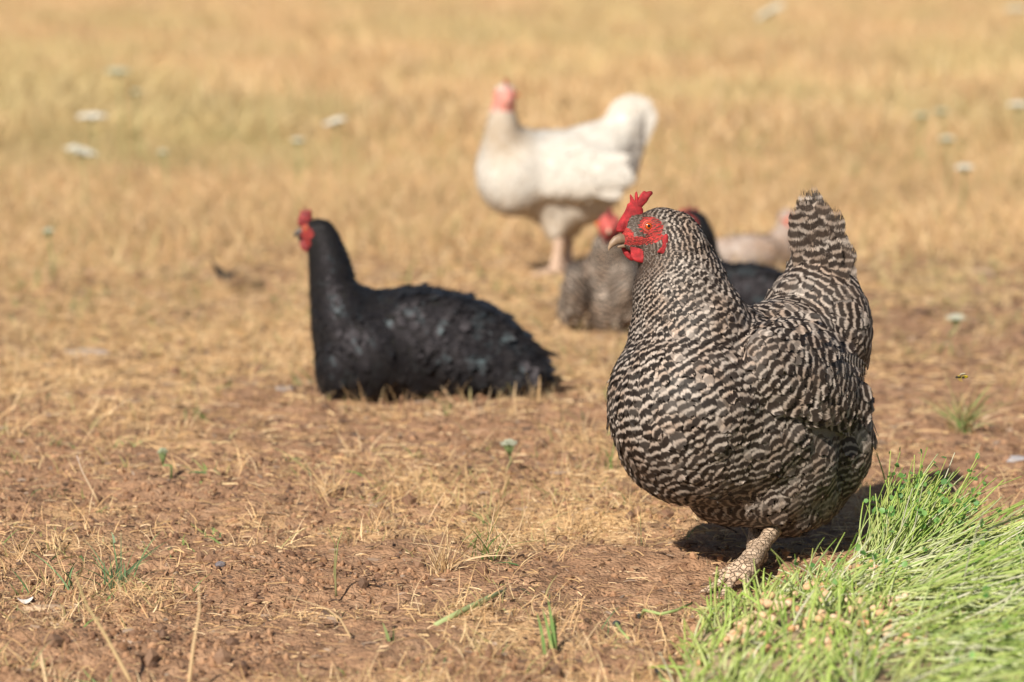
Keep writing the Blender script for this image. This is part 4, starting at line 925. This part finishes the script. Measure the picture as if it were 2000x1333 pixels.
def shoots(n, poly_px, dirv, dspread, Lr, Wr, bend, bs, zr=(0, 0), white=.35, sides=3, segs=6, name='shoots', pal=SG):
    poly = [(G(x_, y_).x, G(x_, y_).y) for x_, y_ in poly_px]; x, y = samp(n, poly); n = len(x); z = matz(x, y) + R2.uniform(*zr, n); w_ = R2.random(n)[:, None]
    d = np.array(dirv)[None] + R2.normal(0, dspread, (n, 3)); L = R2.uniform(*Lr, n); c = pick(pal, n); cw = pick(SW, n); c0 = np.where(w_ < white, cw, c * .6 + cw * .4); c1 = np.where(w_ < white * .3, cw, c)
    return x, y, z, d, L, blades(name, np.stack([x, y, z], 1), d, L, R2.uniform(*Wr, n), np.array(bend)[None] + R2.normal(0, bs, (n, 3)), c0, c1, M_GREEN, segs=segs, sides=3, build=False, taper=.45)
G3 = []
def addg(r): G3.append(r[5]); return r
# standing bunch at the back, leaning away to the right
r1 = addg(shoots(330, [(1665, 1100), (1720, 1075), (1790, 1085), (1850, 1140), (1720, 1150)], (.32, .05, 1.0), .19, (.060, .125), (.0014, .0028), (.12, .0, -.12), .14))
r2 = addg(shoots(650, [(1740, 1110), (1860, 1090), (2150, 1085), (2200, 1180), (1760, 1180)], (.95, .10, .45), .22, (.07, .15), (.0014, .0028), (.1, .0, -.18), .16, white=.4))
r3 = addg(shoots(1000, [(1690, 1140), (2200, 1130), (2250, 1300), (1740, 1260)], (1.0, -.10, .22), .26, (.08, .17), (.0015, .0030), (.05, -.05, -.12), .14, zr=(0, .022), white=.5))
r4 = addg(shoots(950, [(1740, 1190), (2250, 1230), (2300, 1500), (1700, 1500)], (1.0, -.45, .20), .26, (.06, .16), (.0016, .0032), (.02, -.1, -.14), .16, zr=(0, .022), white=.35))
r9 = addg(shoots(380, [(1640, 1200), (1900, 1190), (2050, 1260), (2050, 1450), (1640, 1450)], (.55, -.15, .8), .45, (.02, .075), (.0017, .0036), (.1, -.05, -.2), .3, white=.25))
r5 = addg(shoots(800, [(1320, 1345), (1345, 1270), (1390, 1215), (1480, 1185), (1600, 1130), (1720, 1220), (1700, 1500), (1300, 1500)], (.10, -.05, 1.0), .50, (.016, .050), (.0020, .0044), (.1, 0, -.2), .35, white=.12))
r6 = addg(shoots(520, [(1480, 1185), (1620, 1130), (1740, 1105), (1760, 1180), (1600, 1260)], (.85, .0, .25), .45, (.03, .085), (.0013, .0026), (.1, 0, -.15), .2, white=.8))
r7 = addg(shoots(150, [(1345, 1270), (1390, 1215), (1480, 1185), (1600, 1130), (1640, 1150), (1500, 1210)], (-.7, .1, .4), .5, (.02, .06), (.0012, .0026), (.1, 0, -.3), .25, white=.5))
r8 = addg(shoots(60, [(1500, 1190), (1700, 1100), (2050, 1090), (2050, 1300)], (.5, 0, .4), .6, (.05, .12), (.0018, .0030), (.1, 0, -.2), .3, white=1.0))
V, F, C, n = [], [], [], 0
for v, f, c_ in G3: V.append(v); F.append(f + n); C.append(c_); n += len(v)
tag(mesh_np('shoots', np.concatenate(V), np.concatenate(F), M_GREEN, fodder, cols=np.concatenate(C)), kind='stuff')
# small paired leaves near the tips
LV, LF, LC = [], [], []; base_leaf = np.array([(0, 0, 0), (.35, .45, .08), (.8, .35, .1), (1, 0, 0), (.8, -.35, .1), (.35, -.45, .08)])
cnt = 0
for rr_, prob in ((r1, .5), (r2, .35), (r3, .18), (r4, .15), (r6, .2)):
    x, y, z, d, L, _ = rr_; dn = d / np.linalg.norm(d, axis=1)[:, None]; bv = _[0].reshape(len(x), 7, 3, 3).mean(2)
    for i in np.nonzero(R2.random(len(x)) < prob)[0]:
        for j in range(R2.integers(1, 4)):
            tpt = bv[i, R2.integers(5, 7)]; a1 = R2.normal(0, 1, 3) + np.array([.2, 0, .4]); a1 /= np.linalg.norm(a1); a2 = np.cross(a1, R2.normal(0, 1, 3)); a2 /= np.linalg.norm(a2); a3 = np.cross(a1, a2); s_ = R2.uniform(.0045, .009)
            LV.append(tpt + (base_leaf[:, :1] * a1 + base_leaf[:, 1:2] * a2 + base_leaf[:, 2:] * a3) * s_); LF.append(np.array([(0, 1, 2, 3), (0, 3, 4, 5)]) + cnt); cnt += 6
            LC.append(np.repeat(pick(np.array([[.10, .24, .06], [.16, .32, .08], [.22, .40, .12]]), 1), 6, 0))
tag(mesh_np('leaves', np.concatenate(LV), np.concatenate(LF), M_GREEN, fodder, cols=np.concatenate(LC)), kind='stuff')
# loose peas lying among the shoots
pv = []; pal = np.array([[.58, .37, .20], [.62, .44, .26], [.64, .48, .31], [.54, .30, .15], [.60, .40, .24]])
px_poly = [(1400, 1290), (1500, 1215), (1600, 1150), (1740, 1140), (1850, 1200), (1800, 1260), (1950, 1345), (1360, 1350)]
xs, ys = samp(340, [(G(x_, y_).x, G(x_, y_).y) for x_, y_ in px_poly]); zs = matz(xs, ys); o_y = np.argsort(ys)
def pea_mesh(k):
    V0, F0 = ICO2; rg = np.random.default_rng(k); v = V0 * np.array([1, .92, .88]) * (1 + .04 * np.sin(V0[:, :1] * 5 + k) + rg.normal(0, .012, (len(V0), 1))); c = np.repeat(pal[k % 5][None], len(V0), 0) * (1 - .25 * (V0[:, 2:3] > .93)); return v, F0, c
protos = {}
GG = Geo()
for m_, i in enumerate(o_y):
    k = int(R2.integers(0, 5)); rad = R2.uniform(.0042, .0060); zc_ = zs[i] + rad * R2.uniform(.4, 2.5); a_ = R2.uniform(0, 6.28)
    if m_ < 100:
        v, f, c_ = pea_mesh(k); ca, sa = math.cos(a_), math.sin(a_); vv_ = v @ np.array([[ca, sa, 0], [-sa, ca, 0], [0, 0, 1]]) * rad + np.array([xs[i], ys[i], zc_]); mesh_np('pea', vv_, f, M_PELLET, fodder, cols=c_)
    else:
        v, f, c_ = pea_mesh(k); GG.add(v * rad + np.array([xs[i], ys[i], zc_]), None, f, c_)
tag(GG.build('peas', M_PELLET, fodder), kind='stuff')

# ------------------------------------------------------------------ single plants and small things
def ribbon_path(px_path, Y, w0, col0, col1, w1=None):
    """a stalk through picture points at one distance; 5-sided tube"""
    pts = [P(x, y, Y + (i * .0)) for i, (x, y) in enumerate(px_path)]; d = []
    for i in range(len(pts) - 1):
        for j in range(4): d.append(pts[i].lerp(pts[i + 1], j / 4))
    d.append(pts[-1]); n = len(d); w1 = w0 * .3 if w1 is None else w1
    v, q, t = tube_np(d, [w0 + (w1 - w0) * i / (n - 1) for i in range(n)], 6); fr = np.concatenate([np.repeat(np.linspace(0, 1, n), 6), [0, 1]])[:, None]
    return v, q, t, np.array(col0) * (1 - fr) + np.array(col1) * fr
def stalk(name, path, w, c0, c1, label, cat, group=None, lying=False, extra=()):
    g = Geo()
    for pth, ww in ((path, w),) + tuple(extra):
        Y = G(*pth[0]).y
        if lying: 
            pts = [G(x, y, .006 + .010 * math.sin(i)) for i, (x, y) in enumerate(pth)]; v, q, t = tube_np(pts, [ww] * (len(pts) - 1) + [ww * .4], 6); fr = np.zeros((len(v), 1)); g.add(v, q, t, np.array(c0) * np.ones((len(v), 3)))
        else:
            v, q, t, c_ = ribbon_path(pth, Y, ww, c0, c1); g.add(v, q, t, c_)
    return tag(g.build(name, M_GREEN if c1[1] > c1[0] else M_BLADE), label, cat, group)
TN = (.66, .47, .26); TN2 = (.74, .56, .34); GN = (.20, .32, .10); GN2 = (.30, .42, .16)
stalk('straw_stalk', [(368, 1345), (378, 1260), (390, 1190), (388, 1142)], .0021, TN, TN2, 'thick pale dry stalk standing at the bottom edge', 'stalk', 'dry stalks')
stalk('straw_stalk', [(262, 1345), (205, 1240), (168, 1180), (145, 1120)], .0023, TN, (.50, .42, .2), 'long bent dry stalk leaning left near the bottom left corner', 'stalk', 'dry stalks')
stalk('straw_stalk', [(92, 1340), (82, 1290), (80, 1275)], .0026, TN2, TN2, 'short dry stump of a stalk in the bottom left corner', 'stalk', 'dry stalks')
stalk('straw_stalk', [(194, 985), (160, 920), (150, 890)], .0016, TN, (.6, .5, .45), 'slanting dry stalk above the green tuft on the left', 'stalk', 'dry stalks')
stalk('straw_stalk', [(690, 1255), (665, 1210), (640, 1190), (582, 1170)], .0013, TN, TN2, 'thin kinked dry stalk left of the lying green stem', 'stalk', 'dry stalks')
stalk('green_stem', [(850, 1222), (900, 1195), (955, 1168), (992, 1150)], .0032, (.45, .52, .24), (.5, .6, .3), 'pale green stem lying on bare soil in the foreground', 'stem', lying=True)
stalk('weed_stalk', [(656, 1165), (655, 1110), (660, 1062), (668, 1040)], .0013, (.28, .25, .12), (.36, .40, .16), 'thin upright weed stalk with a tiny forked top', 'stalk', extra=(([(658, 1165), (652, 1120), (655, 1065), (640, 1030)], .0008),))
def tuft(px, py, n, Lr, spread, cols, label, W=(.0016, .003), name='grass_tuft', group='green grass tufts', m=None, segs=6):
    b = G(px, py); d = np.stack([R2.normal(0, spread, n), R2.normal(0, spread * .7, n), np.ones(n)], 1); r_ = np.stack([b.x + R2.normal(0, .008, n), b.y + R2.normal(0, .008, n), np.zeros(n)], 1); r_[:, 2] = hgt(r_[:, 0], r_[:, 1]) - .002
    bd = np.stack([d[:, 0] * .6, d[:, 1] * .4, -np.abs(R2.normal(.15, .2, n))], 1); c = pick(cols, n)
    o = blades(name, r_, d, R2.uniform(*Lr, n), R2.uniform(*W, n), bd, c * .8, c, m or M_GREEN, label, 'grass', segs=segs, kind=None)
    if group: o['group'] = group
    return o
BG = np.array([[.16, .27, .12], [.20, .33, .14], [.14, .24, .12]])
tuft(232, 1130, 30, (.035, .085), .6, BG, 'blue green grass tuft on the soil at the lower left')
tuft(125, 1140, 4, (.05, .095), .30, BG, 'two long green blades curving up left of the grass tuft')
tuft(1076, 1285, 5, (.050, .070), .10, np.array([[.24, .38, .12]]), 'few upright broad green blades standing alone on the bare soil in front', W=(.0042, .0052))
tuft(762, 1275, 2, (.02, .03), .3, np.array([[.28, .36, .14]]), 'short broad green blade beside the lying green stem', W=(.003, .004))
tuft(1875, 835, 70, (.04, .10), .42, np.concatenate([TAN[:2], TAN[:2], GRN[:2], OLV]), 'dry and green grass clump under the flying wasp', W=(.0018, .004))
tuft(1180, 915, 8, (.03, .07), .35, np.concatenate([TAN[:2], GRN[:1]]), 'dry grass clump just left of the barred hen breast', W=(.0014, .003))
tuft(1260, 1065, 10, (.03, .07), .6, np.concatenate([TAN[:2], TAN[:2], GRN[1:2]]), 'straw coloured grass clump under the barred hen breast', W=(.0012, .0024))
tuft(385, 830, 9, (.03, .05), .4, np.concatenate([GRN, OLV]), 'small olive grass clump left of the lying black hen', W=(.0016, .003))
tuft(650, 790, 6, (.03, .05), .15, np.concatenate([GRN[:1], OLV]), 'few green blades standing against the black hen breast', W=(.002, .003))
for k, (x, y, l_) in enumerate(((918, 800, 'green tinged blade before the black hen flank, left of the curved straws'), (1012, 805, 'curved straw blade before the black hen tail'), (722, 770, 'short brown blade before the black hen body'), (1055, 810, 'upright straw blade at the end of the black hen tail'))):
    tuft(x, y, 1, (.04, .055), .15, TAN[:2] if k else OLV[2:], l_, W=(.003, .004), name='grass_tuft', group='single blades before the black hen')
tuft(640, 975, 36, (.03, .07), .45, TAN[:2], 'pale dry grass clump in the middle foreground', W=(.001, .002))
tuft(860, 1120, 60, (.03, .085), .42, TAN[[0, 1, 4]], 'dense pale dry grass clump below the black hen', W=(.001, .002))
tuft(950, 1100, 45, (.03, .08), .42, np.concatenate([TAN[:2], GRN[:1]]), 'dry grass clump with green blades between the two nearest hens', W=(.001, .0022))

def umbel(px, py, Y, w_, label, green=0.0, tilt=0.0, seed=0):
    rg = np.random.default_rng(seed); top = P(px, py, Y); x0, y0 = top.x + rg.normal(0, .01), top.y + rg.normal(0, .01); z0 = hz(x0, y0)
    root = empty('wildflower', (x0, y0, z0), label, 'flower', 'white wildflowers in the field')
    g = Geo(); col = np.array([.24, .30, .12]); v, q, t = tube_np([(x0, y0, z0), ((x0 + top.x) / 2 + .006, (y0 + top.y) / 2, (z0 + top.z) / 2), top - Vector((0, 0, .018))], [.0022, .0018, .0015], 6); g.add(v, q, t, col)
    heads = []
    for i in range(34):
        a_ = i * 2.399; r_ = math.sqrt((i + .5) / 34) * w_ / 2; hp_ = top + Vector((r_ * math.cos(a_), r_ * math.sin(a_), .006 * (1 - (2 * r_ / w_) ** 2) + tilt * r_ * math.cos(a_))); heads.append(hp_)
        v, q, t = tube_np([top - Vector((0, 0, .018)), hp_], [.0008, .0005], 4); g.add(v, q, t, col)
    g.build('stem', M_BLADE, root); g = Geo(); V0, F0 = ICO1; wc = np.array([.86, .84, .76]) * (1 if Y > 5 else .8) * (1 - green) + np.array([.34, .40, .20]) * green
    for hp_ in heads:
        for j in range(5):
            o_ = rg.normal(0, .0040, 3) * w_ / .07 * np.array([1, 1, .5]); g.add(V0 * np.array([.0048, .0048, .0026]) * (w_ / .07) + np.array(hp_) + o_, None, F0, wc * rg.uniform(.85, 1.05))
    g.build('flower_head', M_BLADE, root)
for k, a_ in enumerate((
    (180, 228, 10.5, .082, 'flat white wildflower on the left, upper of the two large white ones'), (160, 296, 9.2, .078, 'flat white wildflower on the left, lower of the two large white ones', .1, -.3),
    (655, 238, 10.0, .062, 'bright white wildflower up and left of the white hen', 0, .3), (230, 140, 11.5, .075, 'greenish wildflower head above the two large white ones', .55),
    (266, 180, 11.5, .035, 'small pale green wildflower right of the greenish one', .5), (582, 275, 10.0, .036, 'faint small pale wildflower left below the bright white one', .25),
    (318, 298, 9.6, .026, 'tiny pale wildflower right of the lower left white one', .3), (1505, 22, 16, .12, 'blurred pale wildflower at the top edge above the barred tail', .2, .6),
    (1884, 328, 9.0, .045, 'small white wildflower near the right edge, level with the white hen', .1), (1990, 205, 10.5, .06, 'pale wildflower cut by the right edge of the picture', .15),
    (1800, 226, 11, .045, 'left of two faint pale wildflowers at the upper right', .6), (1838, 218, 11.2, .045, 'right of two faint pale wildflowers at the upper right', .6),
    (1850, 272, 10, .045, 'faint pale wildflower above the small white one at right', .35), (1985, 18, 17, .10, 'blurred pale wildflower in the top right corner', .3),
    (95, 452, 7.4, .022, 'small cream wildflower low at the left', .4), (1868, 622, 6.45, .034, 'greenish white wildflower low on the right above the wasp', .35),
    (995, 868, 4.75, .022, 'pale fluffy wildflower between black hen and barred hen', .45), (318, 884, 4.62, .014, 'cream green wildflower head at the left above the green tuft', .65))):
    umbel(*a_[:5], *(a_[5:]), seed=k)

# wasp flying by the right edge
wp = P(1877, 737, 4.02); wasp = empty('wasp', wp, 'tiny yellow and black wasp flying above the grass at right', 'wasp')
def part_ell(name, c_, r_, cols, parent, tilt=0):
    V0, F0 = ICO2; v, f = V0 * np.array(r_), F0; R = np.array(Matrix.Rotation(tilt, 3, 'Y')); mesh_np(name, v @ R.T + np.array(wp + Vector(c_)), f, M_PELLET, parent, cols=cols(V0))
part_ell('abdomen', (.0042, 0, .0002), (.0048, .0019, .0019), lambda v: np.where((np.sin(v[:, :1] * 11) > .1), np.array([[.75, .55, .02]]), np.array([[.02, .015, .01]])), wasp, -.1)
part_ell('thorax', (-.0024, 0, .0002), (.0026, .0018, .0018), lambda v: np.where(v[:, 2:] > .75, np.array([[.6, .45, .02]]), np.array([[.025, .02, .012]])), wasp)
part_ell('head', (-.0056, 0, -.0002), (.0011, .0015, .0014), lambda v: np.full((len(v), 3), .02), wasp)
for s_ in (-1, 1):
    pts = [Vector((-.002, 0, .0018)), Vector((.0, s_ * .004, .004)), Vector((.004, s_ * .0075, .0045)), Vector((.0065, s_ * .007, .004)), Vector((.004, s_ * .003, .003))]
    V, Q, T = outline_slab(dense([wp + p_ for p_ in pts], 3), Vector((0, -s_ * .4, 1)).normalized(), .00012); mesh_np('wing', V, [Q, T], M_PELLET, wasp, cols=np.tile([[.45, .38, .26]], (len(V), 1)))
g = Geo()
for s_ in (-1, 1):
    for k in range(3):
        o_ = wp + Vector((-.0035 + k * .0014, s_ * .0012, -.001)); v, q, t = tube_np([o_, o_ + Vector((.0008, s_ * .002, -.0022)), o_ + Vector((.003, s_ * .0022, -.0045))], [.00025, .0002, .0001], 5); g.add(v, q, t, (.55, .40, .05))
g.build('legs', M_PELLET, wasp)

# sprouted dark seeds on the bare soil
for (x, y, r_, path, l_) in ((1250, 1187, .0052, [(1258, 1192), (1290, 1200), (1320, 1193), (1352, 1178)], 'dark round seed with a curved green sprout beside the sprout mat'),
                             (1204, 1212, .0050, [(1204, 1218), (1212, 1232), (1228, 1248)], 'dark round seed with a short sprout, farther left on the soil'),
                             (1288, 1322, .0056, [(1290, 1326), (1310, 1335)], 'dark seed half out of the bottom edge of the picture')):
    c_ = G(x, y, .006); c_.z = hz(c_.x, c_.y) + r_ * .8; rt = empty('sprouted_seed', (c_.x, c_.y, hz(c_.x, c_.y)), l_, 'seed', 'sprouted seeds on the soil')
    V0, F0 = ICO2; mesh_np('seed', V0 * r_ * np.array([1, .95, .9]) + np.array(c_), F0, M_EYE if 0 else M_PELLET, rt, cols=np.full((len(V0), 3), (.035, .042, .045)))
    pts = [c_ + Vector((0, -.004, -.001))] + [G(a_, b_, .010) for a_, b_ in path]; v, q, t = tube_np(pts, [.0018] * (len(pts) - 1) + [.0011], 8); mesh_np('sprout', v, [q, t], M_GREEN, rt, cols=np.full((len(v), 3), (.42, .52, .20)))
def stone(px, py, r_, col, label, cat='stone', name='stone', seed=0, group=None, flat=.5):
    V0, F0 = ICO3; rg = np.random.default_rng(seed); c_ = G(px, py); n_ = fbm(V0[:, 0] * 2 + 9 + seed, V0[:, 1] * 2 + V0[:, 2] * 2 + 5, 90 + seed, 3)[:, None]; v = V0 * np.array([r_[0], r_[1], r_[2]]) * (.7 + .6 * n_) + np.array([c_.x, c_.y, hz(c_.x, c_.y) + r_[2] * .4])
    return tag(mesh_np(name, v, F0, M_PELLET, cols=np.tile([col], (len(v), 1)) * (.8 + .4 * n_)), label, cat, group)
stone(95, 1183, (.030, .020, .006), (.46, .32, .21), 'flat tan stone on the soil at the lower left', seed=1)
stone(1988, 905, (.022, .014, .008), (.34, .32, .33), 'pale bluish stone on the soil at the right edge', seed=2)
stone(560, 765, (.026, .014, .006), (.36, .32, .30), 'pale bluish stone on the soil left of the black hen breast', seed=3)
stone(165, 685, (.045, .020, .008), (.42, .34, .29), 'greyish flat clod on the dry ground at the left', 'clod', 'clod', 4)
stone(430, 1105, (.007, .005, .004), (.16, .14, .15), 'small dark pebble on the soil at the lower left', seed=5, group=None)
# fallen feathers
def fallen(px, py, L, ang, col, label, curl=.3, Wd=.3, up=.0):
    c_ = G(px, py); c_.z = hz(c_.x, c_.y) + .004 + up; d = Vector((math.cos(ang), math.sin(ang), 0)); s_ = Vector((-d.y, d.x, .35)).normalized(); V = []; n = 12
    for i in range(n + 1):
        f = i / n; ce = c_ + d * (L * f) + Vector((0, 0, 1)) * (curl * L * (f - .5) ** 2 * 2); wd = L * Wd * math.sin(math.pi * min(1, f * .92 + .05)) ** .6 * (.5 if f < .2 else 1)
        V += [ce - s_ * wd * .5, ce + Vector((0, 0, .001)), ce + s_ * wd * .5]
    V += [v - Vector((0, 0, .0005)) for v in V]; m_ = (n + 1) * 3; Q = []
    for i in range(n):
        for k in range(2): a_ = i * 3 + k; Q += [(a_, a_ + 1, a_ + 4, a_ + 3), (a_ + m_ + 3, a_ + m_ + 4, a_ + m_ + 1, a_ + m_)]
    tag(mesh_np('fallen_feather', np.array([v[:] for v in V]), np.array(Q), M_PELLET, cols=np.tile([col], (len(V), 1))), label, 'feather', 'fallen feathers')
fallen(408, 560, .085, -.15, (.02, .017, .015), 'curled black feather on the straw left of the black hen', curl=1.1, Wd=.5, up=.026)
fallen(34, 1172, .018, .3, (.72, .64, .58), 'small white downy feather on the flat tan stone', curl=.5, Wd=.5, up=.004)
